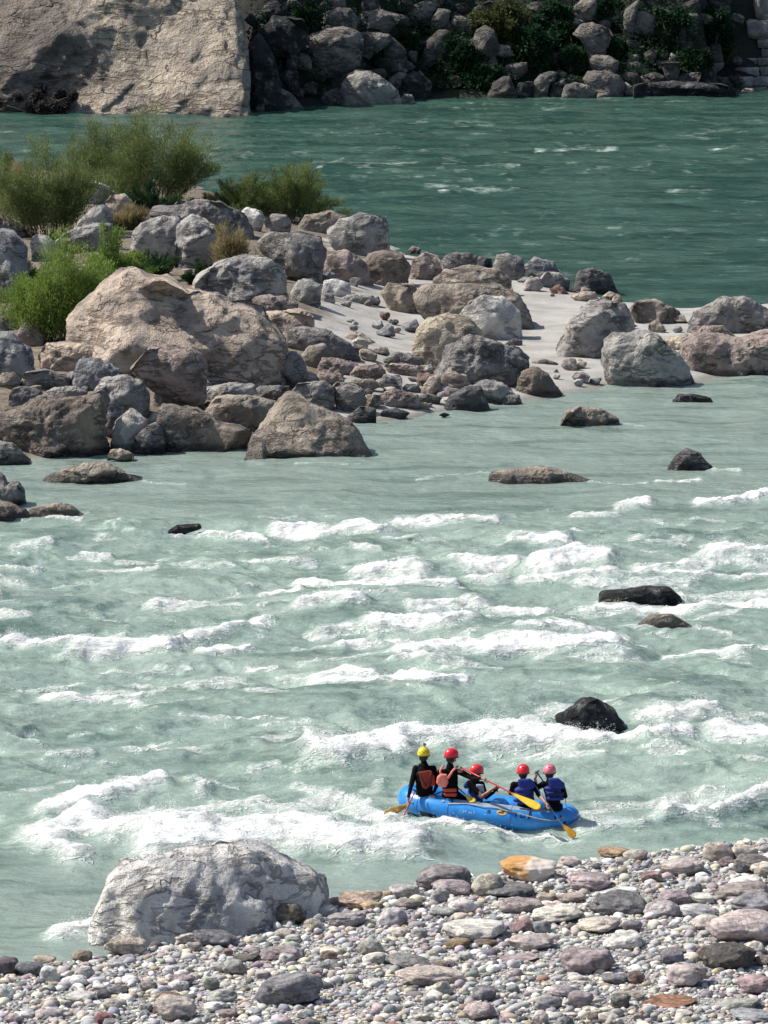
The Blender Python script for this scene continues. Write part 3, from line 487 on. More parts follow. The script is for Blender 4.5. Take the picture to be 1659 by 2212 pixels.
# ---------------------------------------------------------------- stone stairs at the right of the far bank
sb = hit(1640, 190); s_far = FPX / (sb[1]); stairs = tag(obj('stone_stairs', None, None, loc=sb), 'flight of weathered stone block stairs climbing the far right bank', 'stairs')
M_stone = NT('cut_stone'); _t = M_stone; _n = _t.noise(_t.tc.outputs['Object'], 1.5, 6, .65)
_c = _t.mix(_t.ramp(_n, .35, .65), (.17, .16, .15), (.36, .34, .31)); M_stone = _t.out(_c, .9, _t.bump(_n, .8, .2))
def box(w_, d_, h_, seg=5, jit=.03, seed=0):
    V, F = [], []
    import bmesh
    bm = bmesh.new(); bmesh.ops.create_cube(bm, size=1)
    bmesh.ops.scale(bm, vec=(w_, d_, h_), verts=bm.verts)
    bmesh.ops.bevel(bm, geom=bm.edges[:], offset=min(w_, d_, h_) * .08, segments=2, affect='EDGES')
    bmesh.ops.subdivide_edges(bm, edges=bm.edges[:], cuts=2, use_grid_fill=True)
    me = bpy.data.meshes.new('block'); bm.to_mesh(me); bm.free()
    co = np.zeros(len(me.vertices) * 3); me.vertices.foreach_get('co', co); co = co.reshape(-1, 3); co += (fbm(co * 3 + seed * 7.3, 2, seed)[:, None]) * jit
    me.vertices.foreach_set('co', co.ravel()); me.polygons.foreach_set('use_smooth', [True] * len(me.polygons)); return me
for i, (x0, y0, x1, y1, dy) in enumerate([(1590, -40, 1720, 108, 5.2), (1545, 116, 1720, 220, 4.2), (1605, 226, 1720, 272, 3.6), (1625, 278, 1720, 325, 3.2), (1500, 330, 1600, 376, 2.8), (1604, 328, 1720, 376, 2.7),
       (1472, 382, 1612, 436, 2.0), (1616, 380, 1720, 436, 2.1), (1392, 440, 1576, 496, 1.0), (1580, 440, 1720, 496, 1.2), (1500, 500, 1720, 540, .2)]):
    a = cv('G', [(x0, y0), (x1, y1)]); p0 = atY(a[0][0], a[0][1], sb[1] + dy); p1 = atY(a[1][0], a[1][1], sb[1] + dy)
    obj('stone_block', box(p1[0] - p0[0], 2.6, p0[2] - p1[2], jit=.08, seed=i), M_stone, stairs, loc=(p0 + p1) / 2 - sb + np.array([0, 1.3, 0]))
# ---------------------------------------------------------------- ground sheets
def grid_mesh(xs, ys, fz):
    X, Y = np.meshgrid(xs, ys); Z = fz(X, Y); nx = len(xs); ny = len(ys)
    V = np.stack([X.ravel(), Y.ravel(), Z.ravel()], 1); i = np.arange(nx * ny).reshape(ny, nx)
    F = np.stack([i[:-1, :-1].ravel(), i[:-1, 1:].ravel(), i[1:, 1:].ravel(), i[1:, :-1].ravel()], 1); return V, F
def axis(*segs):
    out = []
    for a, b, st in segs: out += list(np.arange(a, b, st))
    return np.array(out + [segs[-1][1]])
t = NT('river_sand'); P_ = t.n('NewGeometry').outputs['Position']
f1 = t.noise(P_, .6, 5); f2 = t.noise(P_, 9, 4, .7)
c = t.mix(t.ramp(f1, .35, .65), (.27, .262, .245), (.37, .36, .34)); f3 = t.noise(P_, 30, 3, .6); c = t.mix(t.math('MULTIPLY', t.ramp(f2, .5, .7), .55), c, (.2, .19, .17)); c = t.mix(t.math('MULTIPLY', t.ramp(f3, .6, .72), .5), c, (.12, .115, .11))
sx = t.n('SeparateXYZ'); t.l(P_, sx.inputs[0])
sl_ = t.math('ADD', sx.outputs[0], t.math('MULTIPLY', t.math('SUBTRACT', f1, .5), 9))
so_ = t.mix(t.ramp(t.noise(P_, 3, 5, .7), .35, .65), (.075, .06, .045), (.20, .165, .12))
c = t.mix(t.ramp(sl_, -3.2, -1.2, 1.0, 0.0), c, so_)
c = t.mix(t.ramp(sx.outputs[2], .0, .12, 1.0, 0.0), c, (.19, .185, .165))
M_sand = t.out(c, .95, t.bump(t.math('ADD', f1, t.math('MULTIPLY', f2, .25)), .7, .12))
V, F = grid_mesh(axis((-60, -22, 2), (-22, 22, .22), (22, 60, 2)), axis((125, 136, 1), (136, 240, .3), (240, 262, 1)), lambda X, Y: h_isl(X, Y))
tag(obj('sandbar', np_mesh('sandbar', V, F), M_sand), 'pale sandbar under the island boulders', kind='structure')
t = NT('gravel'); P_ = t.n('NewGeometry').outputs['Position']; vo = t.n('TexVoronoi'); t.l(P_, vo.inputs['Vector']); vo.inputs['Scale'].default_value = 34
c = t.mix(t.noise(P_, 5, 3), (.14, .135, .135), (.24, .23, .225)); hs = t.n('HueSaturation'); t.l(vo.outputs['Color'], hs.inputs['Color']); hs.inputs['Saturation'].default_value = .12; hs.inputs['Value'].default_value = .5
c = t.mix(.45, c, hs.outputs[0]); M_grav = t.out(c, .9, t.bump(vo.outputs['Distance'], 1, .02))
M_grav.node_tree.nodes['Bump'].invert = True
V, F = grid_mesh(axis((-70, -12, 2), (-12, 12, .12), (12, 70, 2)), axis((-20, 74, 4), (74, 104, .15), (104, 120, 1)), lambda X, Y: h_bch(X, Y))
tag(obj('gravel_beach', np_mesh('gravel_beach', V, F), M_grav), 'grey gravel shore in the foreground', kind='structure')
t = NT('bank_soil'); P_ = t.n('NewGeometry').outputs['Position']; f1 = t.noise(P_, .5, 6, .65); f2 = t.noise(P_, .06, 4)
c = t.mix(t.ramp(f1, .4, .7), (.004, .005, .004), (.014, .014, .012)); c2 = t.mix(f1, (.006, .016, .007), (.02, .04, .018))  # soil kept near black: shade of the hollows between boulders put into its colour
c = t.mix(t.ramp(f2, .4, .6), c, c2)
M_soil = t.out(c, .95, t.bump(f1, 1, .6))
V, F = grid_mesh(axis((-420, -45, 8), (-45, 45, .6), (45, 420, 8)), axis((300, 360, .7), (360, 560, 6)), lambda X, Y: -1.5 * sst(.2, 2.2, Y - np.interp(X, FX, FY)) * sst(-9.6, -8.4, X) + np.minimum(h_far(X, Y), 125 + nz2(X, Y, 30, 41) * 12))
tag(obj('hillside', np_mesh('hillside', V, F), M_soil), 'steep dark wooded hillside over the far bank', kind='structure')
M_bed = simple('river_bed', (.12, .13, .11), .9)
V, F = grid_mesh(np.linspace(-2500, 2500, 21), np.linspace(-2500, 2500, 21), lambda X, Y: X * 0 - 2.6)
tag(obj('ground', np_mesh('ground', V, F), M_bed), 'river bed and surrounding valley floor', kind='structure')

# ---------------------------------------------------------------- the river
# white water: (points in picture px, half thickness px, crest height m, strength)
FOAM = [
 ([(690,1628),(800,1622),(900,1600),(1000,1594),(1120,1596)], 20, .40, 1.2), ([(1100,1598),(1170,1600),(1240,1608)], 13, .24, 1.2), ([(1230,1606),(1300,1612)], 11, .20, 1.2), ([(1300,1616),(1400,1618)], 7, .08, 1.2), ([(1400,1614),(1480,1604)], 12, .24, 1.2),
 ([(960,1580),(1060,1570),(1150,1574),(1230,1592)], 15, .2, 1.1), ([(1410,1556),(1440,1560),(1530,1560)], 20, .28, 1.1), ([(1560,1600),(1640,1600),(1760,1612)], 17, .3, 1.15), ([(1560,1580),(1700,1585)],9,.1,.7),
 ([(1150,1636),(1220,1640),(1300,1640)], 7, .12, .9),
 ([(80,1790),(110,1830),(160,1850)], 22, .22, 1.0), ([(90,1800),(180,1775),(260,1800),(380,1815)], 24, .34, 1.15), ([(340,1830),(480,1812),(620,1815),(760,1825),(880,1822)], 24, .40, 1.3),
 ([(480,1795),(600,1790),(700,1800)], 16, .15, 1.1), ([(350,1775),(430,1760),(520,1762),(640,1775)], 11, .12, .8), ([(470,1745),(560,1735),(660,1750),(780,1780)], 12, .1, .75), ([(640,1705),(740,1720),(800,1740)], 7, .06, .75), ([(760,1770),(850,1785)], 14, .12, .9),
 ([(100,1732),(180,1728),(260,1715),(345,1695)], 12, .26, 1.1), ([(420,1690),(455,1705),(440,1718)], 10, .12, .95), ([(430,1688),(515,1700)], 4, .08, .8),
 ([(1440,1760),(1530,1748),(1640,1722),(1760,1705)], 10, .30, 1.05), ([(1250,1765),(1330,1750),(1420,1738)], 15, .1, .72), ([(1260,1790),(1380,1785),(1440,1770)], 9, .05, .66), ([(1290,1730),(1400,1722),(1520,1700)], 7, .06, .7),
 ([(25,1390),(130,1396),(260,1396),(370,1398)], 11, .25, 1.3), ([(380,1388),(430,1378),(480,1368),(580,1345)], 8, .12, 1.0), ([(150,1368),(270,1374)], 4, .05, .8), ([(440,1405),(490,1395),(530,1388)], 11, .16, 1.05),
 ([(105,1508),(180,1510),(240,1502)], 10, .16, 1.2), ([(240,1498),(310,1493)], 4, .05, .9), ([(565,1286),(600,1284),(645,1282)], 6, .12, 1.0), ([(340,1305),(420,1300),(468,1300)], 5, .06, .9),
 ([(650,1250),(720,1258),(840,1262),(975,1260)], 9, .15, 1.1), ([(780,1235),(830,1225),(900,1235)], 13, .2, 1.0), ([(800,1250),(900,1250)], 9, .1, 1.0),
 ([(985,1215),(1060,1225),(1110,1218)], 11, .2, .95), ([(1020,1248),(1090,1252)], 10, .15, .9), ([(1130,1258),(1250,1254),(1380,1250),(1500,1248),(1700,1246)], 8, .12, .95), ([(1160,1232),(1230,1224),(1300,1222)], 14, .25, 1.15), ([(1250,1268),(1340,1272),(1500,1262)], 7, .1, .8), ([(1380,1240),(1480,1228)],7,.1,.8),
 ([(1540,1205),(1600,1202),(1720,1198)], 11, .25, 1.15), ([(1480,1225),(1600,1222),(1700,1230)], 6, .1, .75),
 ([(655,1318),(710,1308),(780,1308)], 10, .18, 1.0), ([(810,1345),(900,1342),(1010,1340)], 14, .22, 1.1), ([(890,1318),(960,1312),(1050,1310)], 8, .12, .9), ([(1070,1318),(1150,1325),(1230,1330)], 10, .15, .95), ([(620,1300),(560,1312)], 3, .03, .7),
 ([(870,1398),(960,1392),(1060,1392),(1200,1392),(1330,1384)], 11, .22, 1.3), ([(740,1392),(800,1382),(870,1380)], 10, .12, .95), ([(700,1360),(760,1352)], 7, .08, .8), ([(640,1390),(720,1396)],5,.05,.7), ([(1120,1372),(1250,1366),(1350,1372)], 7, .1, 1.0),
 ([(1290,1310),(1380,1310),(1480,1312),(1600,1308),(1720,1305)], 7, .1, 1.05), ([(1380,1325),(1520,1330),(1600,1322)], 3, .04, .8), ([(1440,1395),(1540,1396),(1700,1394)], 5, .06, 1.0), ([(1300,1378),(1400,1384)], 3, .03, .8), ([(1470,1290),(1600,1285),(1700,1282)], 8, .1, .8),
 ([(675,1478),(800,1480),(930,1479),(1000,1470)], 7, .14, 1.2), ([(680,1455),(740,1452),(800,1462)], 12, .15, 1.0), ([(850,1430),(900,1425),(960,1430)], 7, .1, .9), ([(960,1455),(1080,1450)], 7, .06, .68), ([(540,1432),(600,1430)], 5, .06, .95), ([(600,1452),(660,1456)], 4, .04, .85), ([(650,1425),(720,1420)], 5, .04, .65),
 ([(440,1146),(520,1148),(570,1156)], 7, .1, 1.05), ([(600,1140),(700,1140),(830,1138)], 9, .12, 1.0), ([(750,1128),(800,1130)], 8, .15, .95), ([(860,1124),(960,1122),(1070,1118)], 6, .08, .95), ([(370,1152),(430,1152)], 3, .04, .9), ([(830,1165),(960,1168)], 3, .03, .7),
 ([(1110,1175),(1160,1178),(1220,1176)], 8, .14, 1.0), ([(1340,1090),(1400,1085)], 7, .12, .85), ([(1240,1115),(1330,1105)], 6, .08, .8), ([(1360,1180),(1400,1172)],4,.05,.75), ([(1010,1185),(1080,1190)],4,.05,.75), ([(1240,1140),(1290,1160)],4,.05,.75),
 ([(1510,1078),(1570,1080),(1650,1068),(1720,1066)], 6, .16, 1.15), ([(1420,1040),(1510,1035)], 3, .03, .95), ([(1050,1020),(1200,1015)], 2, .02, .6), ([(1500,830),(1500,822)],2,0,.0),
 ([(0,1228),(80,1232)], 6, .08, .85), ([(0,1252),(60,1262)],5,.05,.7), ([(200,1215),(340,1222)], 5, .05, .75), ([(30,1180),(110,1172)], 5, .05, .8), ([(180,1185),(240,1190)], 4, .04, .85), ([(0,1330),(60,1338)],6,.06,.75), ([(480,1198),(680,1206)],3,.03,.75), ([(760,1185),(820,1190)],4,.05,.75),
 ([(330,1590),(385,1590)], 4, .05, .9), ([(540,1665),(600,1660)], 4, .04, .75), ([(390,1555),(540,1560),(620,1556)],3,.03,.6), ([(920,1560),(980,1556)],3,.03,.6), ([(100,1640),(200,1630)],4,.04,.65), ([(20,1600),(90,1608)],3,.03,.6), ([(150,1582),(200,1580)],2,.02,.65),
 ([(130,2016),(170,2006),(212,1998)], 13, .16, 1.3), ([(560,1120),(640,1112)],2,.02,.6), ([(0,1100),(60,1104)],2,.02,.9), ([(100,1118),(180,1120)],2,.02,.8),
 ([(885,1800),(960,1793),(1000,1798)], 5, .05, 1.05), ([(1010,1806),(1100,1800),(1230,1808)], 4, .04, 1.1), ([(830,1800),(890,1812)], 11, .06, 1.1), ([(1180,1818),(1260,1815)],3,.02,.6), ([(850,1860),(1000,1868)],2,.01,.45),
 ([(1270,1044),(1340,1046),(1400,1042)],2,.02,.7), ([(1530,1014),(1600,1018)],2,.02,.7), ([(1330,916),(1390,920)],1.5,.01,.6), ([(310,1042),(400,1046)],1.5,.01,.6), ([(1470,1306),(1560,1312)],5,.05,1.0), ([(1290,1312),(1330,1314)],4,.05,1.0), ([(1505,1352),(1580,1360)],3,.03,.9), ([(640,1000),(780,1002)],1.5,.01,.6), ([(900,1036),(1050,1018)],1.5,.01,.55), ([(680,352),(900,350)],2.0,.05,.9), ([(740,345),(680,362)],1.5,.03,.8), ([(1160,325),(1330,322)],2.5,.05,.75), ([(1450,415),(1540,412)],2.5,.05,.85), ([(950,415),(1130,405)],2.2,.05,.7), ([(920,402),(990,403)],2,.05,.75), ([(1040,360),(1120,358)],1.8,.04,.75), ([(1540,322),(1590,320)],3,.05,.75), ([(1270,365),(1300,363)],1.8,.04,.7),
]
row_y = lambda r: at(829, r)[1]
def seg_d(PX, PY, pts):
    d = np.full(PX.shape, 1e9)
    for (ax, ay), (bx, by) in zip(pts[:-1], pts[1:]):
        ex, ey = bx - ax, by - ay; ky = 1.0
        t = np.clip(((PX - ax) * ex + (PY - ay) * ey) / (ex * ex + ey * ey + 1e-9), 0, 1)
        dy = PY - ay - t * ey; dx = PX - ax - t * ex
        d = np.minimum(d, np.hypot(dx * .45, dy))
    return d
def river(X, Y):
    sh = X.shape; x = X.ravel(); y = Y.ravel(); PX, PY = to_px(x, y)
    rap = sst(row_y(1040), row_y(1180), y) * sst(row_y(1900), row_y(1790), y)
    near = (y < row_y(1000)).astype(float); back = sst(row_y(800), row_y(640), y)
    N = lambda s, sd, o=2: fbm(np.stack([x / s, y / (s * .8), 0 * x + .3], 1), o, sd)
    wx = x + 0
    warp = N(3.0, 50) * .8
    N2 = lambda s, sd, o=2: fbm(np.stack([(x + warp) / s, (y + warp) / (s * .8), 0 * x + .3], 1), o, sd)
    h = rap * (N2(4.6, 51) * .34 + (.35 - abs(N2(1.9, 52))) * .20 + (.3 - abs(N2(.7, 53))) * .062 + N(.3, 54) * .016)
    h += (1 - rap) * (1 - back) * (N2(2.8, 55) * .09 + N2(1.0, 56) * .035 + N(.35, 57) * .010)
    far = sst(row_y(640), row_y(450), y) * sst(345, 315, y) 
    h += back * ((.3 - abs(N2(4.2, 58))) * .20 + (.3 - abs(N2(1.7, 59))) * .09) * (.6 + .6 * far)
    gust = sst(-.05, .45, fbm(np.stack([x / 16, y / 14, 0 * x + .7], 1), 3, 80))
    # foam patches
    D = np.zeros(len(x)); H = np.zeros(len(x)); wob = N(1.5, 60, 3)
    for pts, th, hh, st in FOAM:
        th *= .93
        m = float(np.mean([p[1] for p in pts])); s = (m - HZ) / CH; lift = .45 * hh * s
        pp = [(a, b + lift * .8) for a, b in pts]; x0 = min(a for a, b in pp); x1 = max(a for a, b in pp); y0 = min(b for a, b in pp); y1 = max(b for a, b in pp)
        k = (PX > x0 - th * 9) & (PX < x1 + th * 9) & (PY > y0 - th * 3.2) & (PY < y1 + th * 3.2)
        if not k.any(): continue
        q = seg_d(PX[k], PY[k] + wob[k] * th * .9, pp) / th
        D[k] = np.maximum(D[k], st * np.exp(-(q / 1.08) ** 2 * .9))
        sg = PY[k] - (y0 + y1) / 2
        H[k] = np.maximum(H[k], hh * np.exp(-(q / 1.3) ** 2))
    whit = rap * sst(.32, .62, N2(2.2, 62, 3) + .25 * N(.5, 63)) * .62
    D = np.maximum(D, whit); D = np.maximum(D, rap * .16)
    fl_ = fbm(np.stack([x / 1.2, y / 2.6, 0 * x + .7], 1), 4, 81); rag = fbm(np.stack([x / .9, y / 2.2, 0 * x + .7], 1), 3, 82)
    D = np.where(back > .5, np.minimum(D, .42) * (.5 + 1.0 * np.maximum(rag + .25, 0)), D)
    D = np.maximum(D, back * (.04 + .36 * sst(.16, .6, fl_) * (.05 + .6 * gust)))  # far channel flecks: painted sky glints and small whitecaps share the foam mask
    fo = sst(.35, .8, D + N(.5, 64) * .35)
    lump = (.38 - abs(N(.75, 65, 4))) * .15 + N(.22, 66, 2) * .03
    h += H + fo * lump * (1 - back)
    # calm eddy shaded by nothing near the shores: fade waves at the beach
    b = sdf(x, y, BCH); h *= sst(.6, -2.2, b) * .9 + .1
    # raft sits in a smooth hollow
    return h.reshape(sh), D.reshape(sh), rap.reshape(sh), back.reshape(sh)
xs = axis((-400, -60, 20), (-60, -34, 2), (-34, -13, .35), (-13, 13, .075), (13, 34, .35), (34, 60, 2), (60, 400, 20))
ys = axis((-60, 80, 10), (80, 85, .5), (85, 145, .10), (145, 175, .25), (175, 240, .45), (240, 345, .4), (345, 420, 8))
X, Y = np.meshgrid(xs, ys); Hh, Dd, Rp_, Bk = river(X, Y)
V, F = grid_mesh(xs, ys, lambda a, b: Hh)
rv_me = np_mesh('river', V, F)
def attr(me, nm, arr): a = me.attributes.new(nm, 'FLOAT', 'POINT'); a.data.foreach_set('value', np.asarray(arr, np.float32).ravel())
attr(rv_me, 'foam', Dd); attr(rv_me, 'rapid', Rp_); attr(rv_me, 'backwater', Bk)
t = NT('river_water'); P_ = t.n('NewGeometry').outputs['Position']
def A_(n): a = t.n('Attribute', attribute_name=n); return a.outputs['Fac']
mp = t.n('Mapping'); t.l(P_, mp.inputs[0]); mp.inputs['Scale'].default_value = (.5, .9, 1); PW = mp.outputs[0]
fo, ra, bk = A_('foam'), A_('rapid'), A_('backwater')
nb = t.noise(PW, 1.9, 8, .66, dist=.35); nf = t.noise(PW, 7, 6, .7, dist=.2); nn = t.math('ADD', t.math('MULTIPLY', nb, .55), t.math('MULTIPLY', nf, .45))
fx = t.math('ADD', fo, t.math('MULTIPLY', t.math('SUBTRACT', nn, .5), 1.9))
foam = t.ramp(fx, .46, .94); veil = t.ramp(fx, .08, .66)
big = t.noise(PW, .28, 4, .5)
w1 = t.mix(t.ramp(big, .35, .65), (.185, .26, .225), (.265, .34, .30))
w2 = t.mix(t.ramp(big, .35, .65), (.020, .062, .048), (.050, .108, .084))
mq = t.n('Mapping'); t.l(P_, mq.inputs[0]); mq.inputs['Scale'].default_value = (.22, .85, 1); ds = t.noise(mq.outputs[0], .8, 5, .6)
dk = t.ramp(ds, .50, .66)  # dark streaks painted into the water colour for troughs reflecting the dark hill
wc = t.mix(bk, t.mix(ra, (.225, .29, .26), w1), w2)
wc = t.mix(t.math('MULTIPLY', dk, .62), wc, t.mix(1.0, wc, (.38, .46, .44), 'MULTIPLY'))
wc = t.mix(t.math('MULTIPLY', veil, .55), wc, (.56, .66, .61)); wv = t.n('VectorMath', operation='ADD'); t.l(PW, wv.inputs[0]); nd = t.n('TexNoise'); t.l(PW, nd.inputs['Vector']); nd.inputs['Scale'].default_value = 2.2; nd.inputs['Detail'].default_value = 4; t.l(nd.outputs['Color'], wv.inputs[1])
vl = t.n('TexVoronoi', feature='DISTANCE_TO_EDGE'); t.l(wv.outputs[0], vl.inputs['Vector']); vl.inputs['Scale'].default_value = 3.4
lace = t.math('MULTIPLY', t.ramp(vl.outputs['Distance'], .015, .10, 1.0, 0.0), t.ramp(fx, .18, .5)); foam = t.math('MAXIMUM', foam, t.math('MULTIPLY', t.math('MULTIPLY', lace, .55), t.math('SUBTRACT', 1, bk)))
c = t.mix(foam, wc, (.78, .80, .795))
n1 = t.noise(PW, 1.2, 5, .55); n2 = t.noise(PW, 4.5, 5, .65)
sm = t.bump(t.math('ADD', t.math('MULTIPLY', n1, 1.0), t.math('MULTIPLY', n2, .35)), 1.0, .22)
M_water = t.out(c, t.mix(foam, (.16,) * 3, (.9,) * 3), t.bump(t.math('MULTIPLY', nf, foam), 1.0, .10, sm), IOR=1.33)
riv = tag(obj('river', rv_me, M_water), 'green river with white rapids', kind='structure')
# spray thrown up off the breaking crests
from mathutils.bvhtree import BVHTree
Xf, Yf, Hf, Df = X.ravel(), Y.ravel(), Hh.ravel(), Dd.ravel()
pxx, pyy = to_px(Xf, Yf); vis = (pxx > -30) & (pxx < 1690) & (pyy > 1050) & (pyy < 2060) & (Df > .85)
idx = np.nonzero(vis)[0]; pr = (Df[idx] - .8) * np.maximum(Hf[idx], .02); pr /= pr.sum()
pick = rng.choice(idx, 42000, p=pr); cl = fbm(np.stack([Xf[pick] / .35, Yf[pick] / .35, 0 * pick + .5], 1), 2, 70)
pick = pick[cl > -.05]; cl = cl[cl > -.05]
rad = rng.uniform(.003, .009, len(pick)); V0 = np.array([(1, 0, 0), (0, 1, 0), (-1, 0, 0), (0, -1, 0), (0, 0, 1), (0, 0, -1.)]); F0 = np.array([(0, 1, 4), (1, 2, 4), (2, 3, 4), (3, 0, 4), (1, 0, 5), (2, 1, 5), (3, 2, 5), (0, 3, 5)])
hz = rng.exponential(.05, len(pick)) * (.3 + 3.0 * np.maximum(cl, 0)) + .004
Cn = np.stack([Xf[pick] + rng.normal(0, .04, len(pick)), Yf[pick] + rng.normal(0, .05, len(pick)), Hf[pick] + hz], 1)
V = (V0[None] * rad[:, None, None] * np.array([1.4, 1, 1.0]) + Cn[:, None]).reshape(-1, 3); F = (F0[None] + (np.arange(len(pick)) * len(V0))[:, None, None]).reshape(-1, 3)
V, F = V, F
M_spray = simple('white_spray', (.76, .78, .78), .9, .02)
tag(obj('whitewater_spray', np_mesh('spray', V, F), M_spray), 'white spray leaping off the rapids', 'spray', kind='stuff')
del X, Y, Xf, Yf, Hf, pxx, pyy
